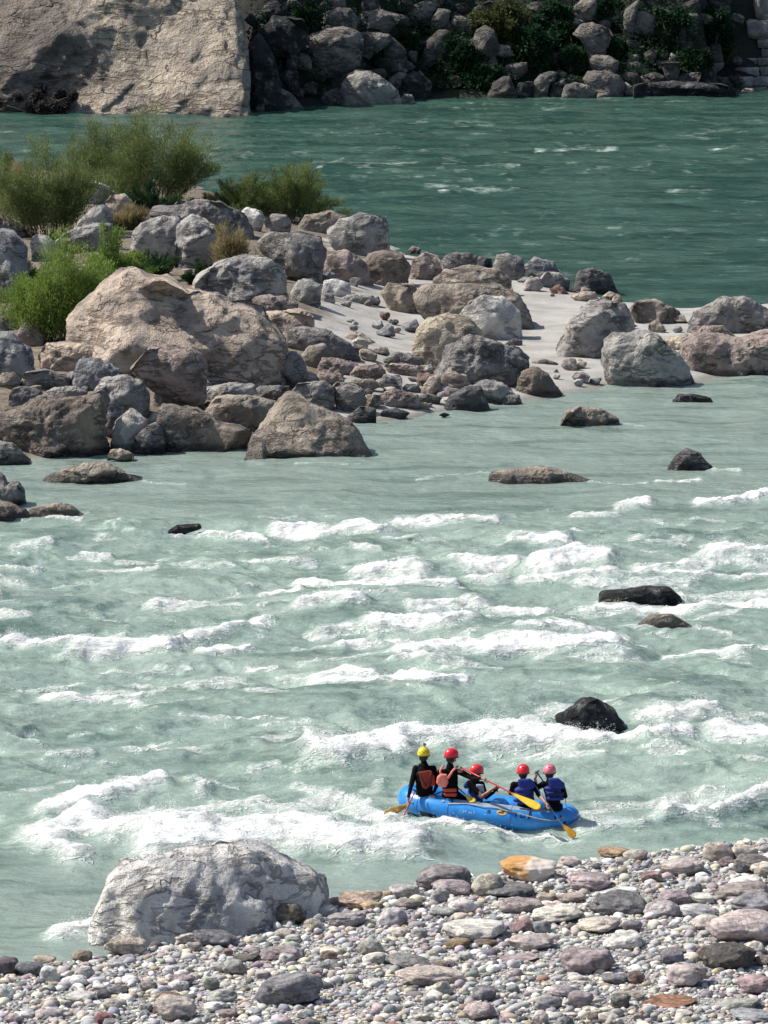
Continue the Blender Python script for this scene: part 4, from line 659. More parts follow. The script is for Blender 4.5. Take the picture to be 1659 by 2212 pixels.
# ---------------------------------------------------------------- near shore: boulder, cobbles, pebbles
make_rock('N', [(385,800),(405,600),(425,475),(465,385),(510,338),(620,332),(750,335),(860,315),(980,315),(1125,330),(1215,375),(1265,420),(1360,460),(1405,540),(1420,620),(1360,690),(1100,750),(800,790),(600,800)], (.62, .612, .60),
          'huge rugged pale grey boulder on the near shore at the left', rough=.062, facets=2, p=3.2, depth=.55, off=1.9, seed=47, tilt=.32, shx=.42, mat=rock_mat('mottled_rock', 1.15, False, .15))
COB = [  # frame, cx, cy, rx, ry, colour, label
('M',625,312,125,62,(.50,.36,.22),'rust and white streaked boulder, largest by the near waterline'),
('M',260,345,125,57,(.20,.18,.19),'rough dark grey rock at the water edge, left of the rust streaked boulder'),
('M',295,385,95,38,(.45,.37,.38),'pinkish stone in front of the rough dark grey rock'),
('M',452,380,75,56,(.46,.42,.34),'tan rounded stone behind the long dark grey one'),
('M',535,395,118,38,(.17,.17,.175),'long dark grey stone in front of the rust streaked boulder'),
('M',800,275,55,28,(.56,.46,.43),'pale pink stone at the waterline right of the rust streaked boulder'),
('M',890,362,95,42,(.42,.33,.35),'purplish pink boulder right of the rust streaked one'),
('M',1000,232,85,25,(.42,.26,.13),'flat rust coloured stone at the waterline'),
('M',1085,245,58,30,(.42,.39,.34),'tan grey stone right beside the flat rust one at the waterline'),
('M',1290,297,95,42,(.48,.40,.38),'pink grey boulder near the right end of the waterline'),
('M',1155,342,48,28,(.33,.20,.19),'red brown stone left of the pink grey waterline boulder'),
('M',1440,235,72,47,(.50,.42,.34),'tan boulder at the waterline on the right'),
('M',1560,235,60,42,(.48,.42,.36),'tan pink boulder right of the tan waterline boulder'),
('M',1480,275,45,26,(.24,.18,.19),'dark maroon stone below the two tan waterline boulders'),
('M',1600,280,90,38,(.20,.17,.16),'dark brown flat stone at the right edge near the water'),
('M',1640,300,62,28,(.58,.54,.45),'pale cream stone under the dark brown one at the right edge'),
('M',1560,357,78,25,(.70,.68,.62),'white oval stone at the right behind the pitted brown one'),
('M',1560,402,130,48,(.32,.27,.25),'wide pitted brown stone at the right edge'),
('M',1590,452,108,46,(.27,.26,.29),'blue grey boulder at the right edge above the large pink one'),
('M',1560,565,175,80,(.50,.41,.40),'large pale pink boulder at the right edge'),
('M',1495,688,130,66,(.10,.09,.08),'big smooth dark olive boulder leaning on the pink one'),
('M',1385,672,36,34,(.24,.13,.10),'small reddish brown stone left of the dark olive boulder'),
('M',1640,700,45,24,(.22,.17,.15),'brown stone right of the dark olive boulder'),
('M',745,502,117,43,(.60,.56,.48),'cream oval stone in the middle of the shore'),
('M',1010,455,135,57,(.19,.19,.195),'dark grey rough rock with a grass tuft at its foot'),
('M',385,572,142,52,(.62,.60,.54),'big white boulder in the middle of the shore'),
('M',320,628,56,29,(.26,.18,.09),'rust brown stone under the left of the big white boulder'),
('M',440,622,48,20,(.24,.17,.10),'rust brown stone under the right of the big white boulder'),
('M',388,635,22,14,(.66,.66,.64),'little white pebble between two rust brown stones'),
('M',600,552,60,36,(.28,.17,.18),'maroon stone right of the big white boulder'),
('M',630,592,32,21,(.72,.71,.68),'small bright white stone under the maroon one'),
('M',640,622,107,37,(.48,.40,.38),'pink stone below the small bright white one'),
('M',880,708,117,67,(.35,.27,.29),'purple brown boulder in the middle of the gravel'),
('M',1035,617,92,43,(.64,.62,.57),'white blocky stone right of the middle of the shore'),
('M',930,547,100,38,(.55,.48,.40),'cream stone with a rust corner above the white blocky one'),
('M',680,557,46,29,(.30,.31,.32),'grey stone right next to the maroon one'),
('M',210,767,165,46,(.50,.42,.37),'long low pink tan boulder at the left of the gravel'),
('M',100,702,112,37,(.20,.20,.21),'dark grey flat rock above the long pink tan boulder'),
('M',570,682,102,21,(.33,.26,.27),'thin mauve slab left of the purple brown boulder'),
('M',430,842,56,42,(.28,.27,.30),'grey angular stone below the long pink tan boulder'),
('M',1305,772,96,56,(.46,.38,.37),'pale mauve boulder left of and below the dark olive one'),
('M',1000,777,66,26,(.22,.215,.23),'dark grey flat stone below the purple brown boulder'),
('M',1090,777,40,29,(.20,.12,.10),'dark red brown stone right of the dark grey flat one'),
('M',1600,812,82,46,(.38,.26,.28),'mauve boulder at the right edge below the dark olive one'),
('M',1235,866,130,30,(.30,.13,.06),'long orange rust stone low on the right'),
('M',1070,852,60,29,(.44,.37,.30),'tan stone left of the long orange rust one'),
('M',410,922,76,44,(.50,.40,.39),'pink stone near the bottom edge'),
('M',905,945,29,23,(.20,.14,.11),'small dark brown stone near the bottom edge'),
('M',970,947,56,26,(.54,.49,.41),'cream stone right of the small dark brown one'),
('M',710,887,60,37,(.27,.27,.29),'blue grey stone near the bottom in the middle'),
('M',170,942,46,21,(.56,.53,.43),'cream oval stone near the bottom left of the pink one'),
('M',780,832,76,27,(.45,.38,.40),'lilac stone below the purple brown boulder'),
('M',1120,920,17,10,(.40,.06,.04),'tiny bright red stone near the bottom'),
('M',1395,537,76,36,(.60,.54,.46),'pale cream stone left of the large pale pink boulder'),
('M',1200,482,86,42,(.42,.38,.40),'lilac grey stone right of the rock with the grass tuft'),
('M',1260,432,82,36,(.38,.30,.33),'mauve stone behind the lilac grey one'),
('M',1250,657,72,19,(.20,.16,.13),'thin dark brown stone left of the dark olive boulder'),
('M',1540,885,112,30,(.33,.34,.30),'green grey flat boulder in the bottom right'),
('M',1600,935,110,32,(.30,.32,.34),'slate grey flat boulder in the bottom right corner'),
('M',1010,395,96,21,(.60,.60,.58),'flat whitish stone behind the rock with the grass tuft'),
('M',590,460,95,39,(.36,.30,.29),'brown mauve stone left of the cream oval one'),
('M',85,400,66,36,(.46,.43,.42),'pale grey pink stone at the left of the waterline'),
('M',15,415,28,22,(.50,.34,.22),'small orange tan stone at the waterline'),
('M',250,490,60,22,(.33,.35,.34),'green grey stone left of the middle'),
('M',340,470,66,38,(.58,.52,.53),'pink white stone above the big white boulder'),
('M',35,520,70,45,(.44,.41,.44),'lilac boulder in the left part of the upper shore'),
('M',110,452,60,26,(.36,.30,.27),'brown grey stone behind the lilac boulder'),
('M',700,432,45,26,(.42,.34,.27),'tan brown stone above the cream oval one'),
('M',800,427,75,24,(.42,.32,.28),'flat pinkish brown stone behind the cream oval one'),
('M',1380,432,54,26,(.56,.56,.50),'pale greenish white stone left of the wide pitted brown one'),
('M',1360,490,80,34,(.43,.42,.44),'grey lilac stone left of the blue grey boulder'),
('M',1620,480,0,0,None,None),
('N',545,748,98,48,(.50,.42,.34),'smooth tan boulder leaning on the huge pale grey one'),
('N',800,708,95,30,(.52,.46,.40),'pale tan flat stone at the foot of the huge pale grey boulder'),
('N',925,717,97,40,(.16,.16,.19),'dark blue grey stone at the foot of the huge pale grey boulder'),
('N',1245,615,82,56,(.15,.12,.09),'smooth dark brown boulder in front of the huge pale grey one'),
('N',1155,622,48,42,(.24,.22,.16),'olive stone partly behind the smooth dark brown boulder'),
('N',1175,565,42,18,(.05,.055,.05),'black stone on top of the olive one'),
('N',355,792,46,30,(.28,.22,.15),'brown angular stone left of the smooth tan boulder'),
('N',190,805,52,24,(.46,.38,.28),'tan stone at the left end of the waterline'),
('N',130,848,76,36,(.14,.15,.18),'dark blue grey boulder at the left of the shore'),
('N',20,838,62,44,(.20,.16,.18),'dark purple boulder at the left edge of the shore'),
('N',1560,550,98,46,(.48,.34,.25),'orange brown boulder at the waterline right of the huge grey one'),
('N',1605,572,52,26,(.54,.40,.20),'yellow ochre stone in front of the orange brown boulder'),
('N',1450,552,50,24,(.33,.29,.33),'grey purple stone at the water left of the orange brown boulder'),
('N',1410,597,56,32,(.46,.45,.46),'pale grey stone right of the smooth dark brown boulder'),
('N',1500,632,86,36,(.33,.30,.32),'grey mauve stone below the orange brown boulder'),
('N',1215,777,96,36,(.32,.25,.27),'mauve flat boulder below the smooth dark brown one'),
('N',1250,947,150,78,(.22,.22,.24),'big dark grey boulder near the bottom of the shore'),
('N',750,1022,98,58,(.52,.44,.39),'pale pink tan boulder at the bottom edge'),
('N',955,962,70,34,(.38,.39,.37),'green grey stone right of the bottom pink tan boulder'),
('N',925,1008,50,28,(.62,.62,.60),'white stone right of the bottom pink tan boulder'),
('N',945,836,38,26,(.62,.61,.58),'white stone below the dark blue grey one at the big boulder foot'),
('N',985,1035,42,20,(.28,.22,.22),'brown mauve stone in front of the green grey one'),
('N',455,1060,46,32,(.28,.10,.10),'deep red stone at the bottom edge'),
('N',785,895,58,30,(.38,.29,.30),'mauve stone in the gravel left of the big dark grey boulder'),
('N',512,940,46,24,(.10,.11,.12),'near black stone in the left gravel'),
('N',1060,792,62,19,(.12,.11,.09),'black brown flat stone left of the mauve flat boulder'),
('N',1430,766,60,23,(.58,.54,.44),'cream stone right of the mauve flat boulder'),
('N',1600,752,62,42,(.38,.37,.33),'greenish grey stone at the shore middle'),
('N',640,922,46,28,(.29,.27,.25),'brown grey stone in the left gravel'),
('N',350,965,70,30,(.46,.45,.45),'pale grey stone in the left gravel'),
('N',1230,690,52,24,(.52,.48,.40),'cream stone under the smooth dark brown boulder'),
('N',1350,655,42,30,(.52,.46,.36),'yellowish stone right below the smooth dark brown boulder'),
('N',1620,800,55,28,(.60,.57,.48),'cream stone under the greenish grey one'),
('N',225,1035,50,26,(.47,.43,.44),'lilac grey stone at the bottom left'),
('N',110,1040,45,20,(.58,.59,.58),'whitish stone at the bottom left'),
('N',500,822,42,20,(.50,.50,.51),'pale stone below the smooth tan boulder'),
]
t = NT('rust_streaked_stone'); f = t.noise(t.tc.outputs['Object'], 1.6, 6, .6); sx = t.n('SeparateXYZ'); t.l(t.tc.outputs['Object'], sx.inputs[0]); q = t.math('ADD', f, t.math('MULTIPLY', sx.outputs[0], .35))
M_streak = t.out(t.mix(t.ramp(q, .42, .58), (.42, .22, .07), (.58, .52, .45)), .8, t.bump(f, .8, .05))
placed = []; cobs = []
def cobble(px, py, rx, ry, col, g, label, seed, ang=False):
    lm = sum(col) / 3; col = tuple(lm + (x - lm) * .72 for x in col)
    rg = np.random.default_rng(seed); dist = g[1] * FW[1] + (g[2] - CH) * FW[2]; s = FPX / dist; a = rx / s
    el = math.atan((CH - g[2]) / g[1]); hh = ry / s; b = a * rg.uniform(.7, .95)
    hz = math.sqrt(max((hh ** 2 - (b * math.sin(el)) ** 2), (.25 * hh) ** 2)) / math.cos(el)
    n = 5 if rx > 40 else 4 if rx > 16 else 3; V, F = ico(n); V = V @ np.array(Matrix.Rotation(rg.uniform(0, 6), 3, 'Z')); p = rg.uniform(2.2, 2.9)
    V = V / ((abs(V) ** p).sum(1) ** (1 / p))[:, None]
    for _ in range(13 if ang else 5):
        nn = rg.normal(size=3); nn /= np.linalg.norm(nn); e = V @ nn; c = rg.uniform(.5, .85) if ang else rg.uniform(.7, .92); V = V - np.outer(np.maximum(e - c, 0) * (.96 if ang else .75), nn)
    dn = V / np.linalg.norm(V, axis=1)[:, None]; o = rg.uniform(0, 50, 3)
    V = V + dn * (fbm(V * 1.1 + o, 2, seed % 20) * .17 + fbm(V * 3.4 + o, 3, seed % 13) * .05)[:, None]
    V[:, 0] *= 1 + .25 * rg.uniform(-1, 1) * V[:, 2]; V = V / abs(V).max(0)
    V = V * np.array([a, b, hz])
    ro = Matrix.Rotation(rg.uniform(-.12, .12), 3, 'Y'); V = V @ np.array(ro)
    o = obj('cobble' if rx < 60 else 'boulder', np_mesh('cobble', V, F), M_cob, loc=g + np.array([0, b * .25, hz * .72]), col=col)
    tag(o, label, 'stone' if rx < 60 else 'boulder', 'stones of the near shore'); placed.append((g[0], g[1] + b * .25, a, b)); cobs.append((px, py, label)); return o
for i, (fr, cx, cy, rx, ry, col, lab) in enumerate(COB):
    if lab is None: continue
    (x, y), = cv(fr, [(cx, cy)]); k = FR[fr][2]; g = hit(x, y + ry * k * .55); o = cobble(x, y, rx * k, ry * k, col, g, lab, 100 + i)
    if i == 0: o.data.materials[0] = M_streak
PAL = [('pale grey', (.45, .45, .45)), ('cream', (.56, .52, .43)), ('white', (.66, .66, .63)), ('mauve', (.34, .29, .30)), ('pinkish', (.46, .395, .375)), ('slate grey', (.27, .28, .30)),
       ('dark grey', (.15, .15, .16)), ('tan', (.44, .36, .27)), ('grey green', (.33, .35, .32)), ('reddish brown', (.26, .16, .13)), ('lilac grey', (.40, .37, .41))]
SHP = ['round', 'oval', 'flat', 'blocky']
used = set(); rg = np.random.default_rng(99); cnt = 0; tries = 0
big_anchor = [(x, y, l) for x, y, l in cobs]
def rel_label(px, py, adj, colr, noun, anchors, used, mx=15):
    an = sorted(anchors, key=lambda a: math.hypot((a[0] - px), (a[1] - py) * 1.6))[:8]
    for ax, ay, al in an:
        dx, dy = px - ax, (py - ay) * 1.6
        rel = ('just right of' if dx > 0 else 'just left of') if abs(dx) > abs(dy) else ('just in front of' if dy > 0 else 'just behind')
        short = ' '.join(al.split(' ')); 
        for cut in (' in front', ' at ', ' near ', ' by ', ' in ', ' on ', ' under ', ' behind', ' right', ' left', ' below', ' above', ' leaning', ' with ', ' beside', ' between', ' beneath', ' over', ' standing', ' that', ',', ' alone', ' low ', ' partly', ' seen', ' off ', ' out ', ' lying', ' forming', ' towering', ' of ', ' streaked with', ' rising', ' perched', ' wedged', ' reaching'):
            j = short.find(cut)
            if j > 8: short = short[:j]
        if sum(1 for _, _, l in anchors if l.startswith(short)) > 1: continue
        lb = f'{adj} {colr} {noun} {rel} the {short}'
        if lb not in used and len(lb.split()) <= mx: used.add(lb); return lb
    return None
while cnt < 205 and tries < 9000:
    tries += 1; px = rg.uniform(-20, 1680); top = np.interp(px, [0, 205, 560, 700, 900, 1080, 1300, 1500, 1700], [2096, 2075, 2000, 1965, 1915, 1888, 1860, 1838, 1815])
    py = top + 4 + (2225 - top) * rg.random() ** 1.1; g = hit(px, py)
    rr = float(np.clip(rg.lognormal(math.log(.10), .40), .06, .25)); ok = all(math.hypot((g[0] - a) / (rr + c * .95), (g[1] - b) / (rr * .8 + d)) > 1.0 for a, b, c, d in placed)
    if 210 < px < 680 and py < 2040: ok = False
    if not ok: continue
    pn_, pc = PAL[int(rg.choice(len(PAL), p=[.16, .14, .13, .1, .1, .09, .06, .07, .06, .04, .05]))]; si = int(rg.integers(4)); asp = [.85, .62, .42, .7][si]
    size = 'small' if rr < .085 else 'fist sized' if rr < .12 else 'melon sized'
    dist = g[1]; s = FPX / dist; lb = rel_label(px, py, size + ' ' + SHP[si], pn_, 'cobble', big_anchor, used)
    if lb is None: continue
    pc = tuple(np.clip(np.array(pc) * rg.uniform(.85, 1.15) + rg.normal(0, .012, 3), .03, .8)); n0 = len(cobs)
    o = cobble(px, py, rr * s, rr * s * asp, pc, g, lb, 1000 + tries); o.name = 'cobble'; o['category'] = 'stone'; cnt += 1
# uncountable small pebbles
def pebbles(N, rmin, rmax, sub, seed, avoid=True):
    rg = np.random.default_rng(seed); px = rg.uniform(-420, 2080, N * 2); X = []; 
    Yv = rg.uniform(78, 97.5, N * 2); Xv = (px - 829.5) / FPX * Yv; keep = sdf(Xv, Yv, BCH) > -.15; Xv = Xv[keep][:N]; Yv = Yv[keep][:N]
    r = np.clip(rg.lognormal(math.log(rmin * 1.5), .45, len(Xv)), rmin, rmax)
    if avoid:
        k = np.ones(len(Xv), bool)
        for a, b, c, d in placed: k &= np.hypot((Xv - a) / max(c * .85, .01), (Yv - b) / max(d * .9, .01)) > 1
        Xv, Yv, r = Xv[k], Yv[k], r[k]
    n = len(Xv); V0, F0 = ico(sub); th = rg.uniform(0, 6.28, n); sx = r * rg.uniform(.8, 1.5, n); sy = r * rg.uniform(.7, 1.05, n); sz = r * rg.uniform(.38, .8, n)
    V = V0[None] + .13 * np.stack([pn(V0 * 1.3 + k * 3.1, 3) for k in range(8)])[rg.integers(0, 8, n)][:, :, None] * V0[None] * 2
    V = V * np.stack([sx, sy, sz], 1)[:, None]; c, s_ = np.cos(th)[:, None], np.sin(th)[:, None]
    x = V[:, :, 0] * c - V[:, :, 1] * s_; y = V[:, :, 0] * s_ + V[:, :, 1] * c; G = h_bch(Xv, Yv)
    V = np.stack([x + Xv[:, None], y + Yv[:, None], V[:, :, 2] + (G + sz * .45)[:, None]], 2)
    pal = np.array([p[1] for p in PAL]); pi = rg.choice(len(PAL), n, p=[.24, .15, .14, .05, .06, .12, .07, .05, .06, .02, .04])
    C = np.clip(pal[pi] * rg.uniform(.75, 1.2, (n, 1)) + rg.normal(0, .015, (n, 3)), .03, .8)
    return V.reshape(-1, 3), (F0[None] + (np.arange(n) * len(V0))[:, None, None]).reshape(-1, 3), np.repeat(C, len(V0), 0)
a = pebbles(15000, .032, .12, 2, 5); b = pebbles(44000, .011, .032, 1, 6)
V = np.vstack([a[0], b[0]]); F = np.vstack([a[1], b[1] + len(a[0])]); C = np.vstack([a[2], b[2]])
me = np_mesh('pebbles', V, F); ca = me.attributes.new('tint', 'FLOAT_COLOR', 'POINT'); ca.data.foreach_set('color', np.hstack([C, np.ones((len(C), 1))]).astype(np.float32).ravel())
t = NT('pebble_stone'); a_ = t.n('Attribute', attribute_name='tint'); P_ = t.n('NewGeometry').outputs['Position']; f = t.noise(P_, 45, 4, .65)
M_peb = t.out(t.mix(t.ramp(f, .35, .65), t.mix(1.0, a_.outputs['Color'], (.78, .78, .78), 'MULTIPLY'), t.mix(1.0, a_.outputs['Color'], (1.15, 1.14, 1.12), 'MULTIPLY')), .85, t.bump(f, .6, .004), Specular_IOR_Level=.3)
tag(obj('pebbles', me, M_peb), 'countless small pale, grey and mauve pebbles covering the near shore', 'pebbles', kind='stuff')
del V, F, C, a, b
# loose rubble stones on the island
isl_anchor = []
for o in list(COL.objects):
    if o.name.startswith('boulder') and o.get('group') == 'boulders of the rocky island':
        X_, Y_ = to_px(*o.location); isl_anchor.append((X_, Y_, o['label']))
ireg = [([(648,770),(800,745),(920,800),(1060,870),(880,890),(700,840)], 46), ([(0,800),(250,780),(480,900),(300,960),(40,900)], 12), ([(1080,600),(1320,640),(1400,680),(1300,668),(1130,630)], 16), ([(1360,690),(1600,690),(1500,740),(1330,720)], 16), ([(760,640),(900,690),(900,740),(700,720)], 14), ([(1140,780),(1300,790),(1300,830),(1200,840)], 9), ([(660,600),(820,620),(760,660),(640,650)], 8), ([(280,570),(640,600),(560,640),(420,600)], 8), ([(330,840),(560,830),(560,900),(350,900)], 8), ([(900,800),(1100,850),(1000,880)],10), ([(900,650),(1100,600),(1080,740),(930,720)],12), ([(0,560),(120,560),(140,700),(0,720)],8), ([(150,700),(560,760),(500,880),(100,820)],16)]
used_i = set(); n_ = 0
for poly, N in ireg:
    xs_ = [p[0] for p in poly]; ys_ = [p[1] for p in poly]; k = 0; tr = 0
    while k < N and tr < 400:
        tr += 1; px = rg.uniform(min(xs_), max(xs_)); py = rg.uniform(min(ys_), max(ys_))
        if sdf(np.array([px]), np.array([py]), poly)[0] < 0: continue
        g = hit(px, py); 
        if g[2] < .03: continue
        pn_, pc = PAL[int(rg.choice([0, 1, 3, 4, 5, 6, 7, 9]))]; si = int(rg.integers(4)); rr = float(np.clip(rg.lognormal(math.log(.2), .4), .1, .42)); s = FPX / g[1]
        lb = rel_label(px, py, ('small ' if rr < .2 else 'sizeable ') + ['round', 'angular', 'flat', 'blocky'][si], pn_, 'stone', isl_anchor, used_i)
        if lb is None: continue
        pc = tuple(np.array(pc) * .8); o = cobble(px, py, rr * s, rr * s * [.8, .65, .4, .7][si], pc, g, lb, 5000 + tr + 31 * n_, True); o.name = 'stone'; o['category'] = 'stone'; o['group'] = 'loose stones of the rocky island'; k += 1; n_ += 1

# shaded boulders stacked between the large ones of the far bank
far_anchor = []
for o in list(COL.objects):
    if o.name.startswith('boulder') and o.get('group') == 'boulders of the far bank':
        X_, Y_ = to_px(*o.location); far_anchor.append((X_, Y_, o['label']))
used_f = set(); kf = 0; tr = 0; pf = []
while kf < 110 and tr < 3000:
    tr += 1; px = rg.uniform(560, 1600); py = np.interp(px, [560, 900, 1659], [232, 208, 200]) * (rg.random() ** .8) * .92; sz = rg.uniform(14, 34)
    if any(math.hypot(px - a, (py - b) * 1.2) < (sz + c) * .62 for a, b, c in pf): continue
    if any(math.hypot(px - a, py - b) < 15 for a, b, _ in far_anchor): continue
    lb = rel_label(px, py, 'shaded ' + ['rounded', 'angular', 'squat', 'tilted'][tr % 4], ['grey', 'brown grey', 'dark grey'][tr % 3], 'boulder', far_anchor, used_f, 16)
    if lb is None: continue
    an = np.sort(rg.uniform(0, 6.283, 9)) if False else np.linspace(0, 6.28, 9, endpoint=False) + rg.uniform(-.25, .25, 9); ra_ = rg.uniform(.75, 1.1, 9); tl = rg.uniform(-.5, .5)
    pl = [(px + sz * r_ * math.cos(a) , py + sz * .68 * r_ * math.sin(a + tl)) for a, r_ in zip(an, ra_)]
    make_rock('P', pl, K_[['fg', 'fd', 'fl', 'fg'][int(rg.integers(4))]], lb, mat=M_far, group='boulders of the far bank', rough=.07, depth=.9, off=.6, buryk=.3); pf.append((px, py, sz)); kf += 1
# ---------------------------------------------------------------- plants
def leaf_mat(name, a, b, rough=.7):
    t = NT(name); P_ = t.n('NewGeometry').outputs['Position']; f = t.noise(P_, 1.1, 4, .6); g = t.noise(P_, 14, 3, .6)
    c = t.mix(t.ramp(t.math('ADD', t.math('MULTIPLY', f, .65), t.math('MULTIPLY', g, .35)), .38, .62), a, b)
    t.out(c, rough, Specular_IOR_Level=.2); tr = t.n('BsdfTranslucent'); t.set(tr.inputs[0], c); mx = t.n('MixShader'); mx.inputs[0].default_value = .38
    t.l(t.b.outputs[0], mx.inputs[1]); t.l(tr.outputs[0], mx.inputs[2]); t.l(mx.outputs[0], t.t.nodes['Material Output'].inputs[0]); return t.m
ML = dict(olive=leaf_mat('tamarisk_leaves', (.085, .125, .04), (.22, .27, .10)), bright=leaf_mat('young_leaves', (.12, .20, .04), (.28, .38, .09)), dry=leaf_mat('dry_grass', (.19, .155, .08), (.36, .31, .17)),
          dark=leaf_mat('shrub_leaves', (.016, .045, .018), (.05, .10, .035)), vine=leaf_mat('bank_leaves', (.010, .032, .016), (.03, .075, .03)), mixg=leaf_mat('bank_leaves_olive', (.035, .05, .018), (.10, .11, .04)))
M_stem = simple('twig_bark', (.11, .085, .06), .9, .25)
def blades(base, dirv, L, Wd, rg):                # thin leaf triangles/quads as arrays
    n = len(base); side = np.cross(dirv, rg.normal(size=(n, 3))); side /= np.linalg.norm(side, axis=1)[:, None] + 1e-9
    L = np.asarray(L)[:, None]; Wd = np.asarray(Wd)[:, None]; m = base + dirv * L * .5
    V = np.stack([base, m + side * Wd, base + dirv * L, m - side * Wd], 1).reshape(-1, 3)
    F = np.arange(n * 4).reshape(n, 4); return V, F
def bush(name, label, cat, cx, base, wid, top, mat, seed, stems=60, leaves=16000, leafL=.13, leafW=.016, depth=.7, spread=.9, bare=.15, grp=None, droop=.0):
    """cx, base, top in picture px, wid = half width px; stems fan out from the ground"""
    leaves = int(leaves * 2.0); leafL *= .95; leafW *= .85; stems = int(stems * 1.3); rg = np.random.default_rng(seed); g = hit(cx, base); s = FPX / g[1]; hw = wid / s; H = (base - top) / s
    root = tag(obj(name, None, None, loc=g), label, cat, grp); SV = MB(); Ls = []; Ld = []
    per = leaves // stems; nc = 7; cu = rg.uniform(-1, 1, nc); ch = rg.uniform(.5, 1.08, nc); cu[0] = rg.uniform(-.3, .3); ch[0] = 1.05
    for i in range(stems):
        j_ = i % nc; u = float(np.clip(cu[j_] + rg.normal(0, .16), -1.05, 1.05)); v = rg.uniform(-1, 1) * depth; b = np.array([u * hw * .38, v * hw * .38, -.15]); hh = H * ch[j_] * rg.uniform(.6, 1.02) * (1 - .35 * abs(u) ** 2.2)
        lean = np.array([u * hw * .72 * spread + rg.normal(0, .16) * hw, v * hw * .5, hh]); ctrl = b + lean * np.array([.35, .35, .6]) + rg.normal(0, .05, 3) * H
        T = np.linspace(0, 1, 9)[:, None]; P = (1 - T) ** 2 * b + 2 * T * (1 - T) * ctrl + T ** 2 * (b + lean)
        r0 = .012 + .012 * rg.random(); V, F = tube(P, list(np.linspace(r0, .004, 9)), 4); SV.add(V, F)
        tt = bare + (1 - bare) * rg.random(per) ** .75; tt = tt[:, None]; Q = (1 - tt) ** 2 * b + 2 * tt * (1 - tt) * ctrl + tt ** 2 * (b + lean)
        dr = 2 * (1 - tt) * (ctrl - b) + 2 * tt * (b + lean - ctrl); dr /= np.linalg.norm(dr, axis=1)[:, None]
        # side twigs
        tw = rg.integers(0, 9, per); tdir = rg.normal(size=(9, 3)); tdir[:, 2] = abs(tdir[:, 2]) * .9 + .2; tdir /= np.linalg.norm(tdir, axis=1)[:, None]
        k = rg.random(per)[:, None] ** .9 * .25 * H * (1.05 - .75 * tt); Q = Q + tdir[tw] * k; d = dr * .7 + tdir[tw] * .9 + rg.normal(0, .5, (per, 3)) * .8; d[:, 2] += .25 - droop; Q = Q + rg.normal(0, .016 * H, (per, 3)); d /= np.linalg.norm(d, axis=1)[:, None]
        Ls.append(Q); Ld.append(d)
        for q in range(5):
            t1 = rg.uniform(.3, .9); p0 = (1 - t1) ** 2 * b + 2 * t1 * (1 - t1) * ctrl + t1 ** 2 * (b + lean); p1 = p0 + tdir[q] * .15 * H; V, F = tube([p0, (p0 + p1) / 2 + rg.normal(0, .02, 3), p1], [.006, .004, .002], 3); SV.add(V, F)
    Q = np.vstack(Ls); d = np.vstack(Ld); n = len(Q); V, F = blades(Q, d, rg.uniform(.6, 1.4, n) * leafL, rg.uniform(.7, 1.3, n) * leafW, rg)
    obj('stems', SV.mesh('stems'), M_stem, root); obj('foliage', np_mesh('foliage', V, F, False), mat, root); return root
bush('bush', 'tall feathery olive green bush, tallest on the island', 'bush', 320, 440, 125, 232, ML['olive'], 1, 75, 26000)
bush('bush', 'wide feathery olive bush beside the left edge', 'bush', 105, 510, 130, 298, ML['olive'], 2, 80, 28000)
bush('bush', 'sparse twiggy bush at the far left edge', 'bush', 5, 440, 60, 320, ML['olive'], 3, 30, 8000)
bush('bush', 'thin pale bush between the two tall olive ones', 'bush', 205, 420, 70, 262, ML['olive'], 4, 40, 9000, bare=.3)
bush('bush', 'low leafy green bush overhanging the river side', 'bush', 640, 482, 115, 350, ML['olive'], 5, 65, 19000)
bush('bush', 'small thin bush left of the low leafy one', 'bush', 520, 462, 90, 368, ML['olive'], 6, 45, 11000)
bush('bush', 'bright green young bush beside the huge tan boulder', 'bush', 128, 738, 100, 495, ML['bright'], 7, 90, 30000, leafL=.12, spread=1.0, bare=.1)
bush('bush', 'bright green shoots rising behind the tan boulder', 'bush', 235, 620, 60, 482, ML['bright'], 8, 40, 9000, leafL=.12, bare=.1)
bush('bush', 'low green bush just left of the tan boulder top', 'bush', 190, 660, 75, 545, ML['bright'], 9, 40, 12000, leafL=.12, bare=.1)
bush('bush', 'low bright green growth between the tan boulder top and the grey pair', 'bush', 270, 600, 70, 535, ML['bright'], 18, 40, 10000, leafL=.12, bare=.1)
bush('bush', 'pale green low bush along the left edge behind the blue grey boulders', 'bush', 60, 640, 60, 560, ML['bright'], 19, 40, 9000, leafL=.12, bare=.1)
bush('shrub', 'low dull green shrub in front of the grey boulder pair', 'shrub', 330, 608, 65, 540, ML['dark'], 10, 34, 6000, bare=.1)
bush('shrub', 'dark green shrub growing in the cleft by the flanked boulder', 'shrub', 435, 612, 38, 560, ML['dark'], 11, 24, 4500, bare=.05)
bush('shrub', 'dark low shrub at the foot of the tallest bush', 'shrub', 320, 455, 62, 392, ML['dark'], 12, 36, 8000, bare=.05)
bush('grass_tuft', 'straw coloured grass between boulders at upper left', 'grass', 275, 497, 45, 440, ML['dry'], 13, 60, 4000, leafL=.3, leafW=.012, bare=0)
bush('grass_tuft', 'tall straw coloured grass left of the dark flanked boulder', 'grass', 490, 592, 48, 485, ML['dry'], 14, 80, 6000, leafL=.3, leafW=.012, bare=0)
bush('grass_tuft', 'dry grass beneath the wide bush at the left', 'grass', 40, 450, 40, 355, ML['dry'], 15, 50, 3500, leafL=.3, leafW=.012, bare=0)
bush('grass_tuft', 'thin dry grass below the small thin bush', 'grass', 440, 450, 30, 415, ML['dry'], 16, 30, 1500, leafL=.25, leafW=.012, bare=0)
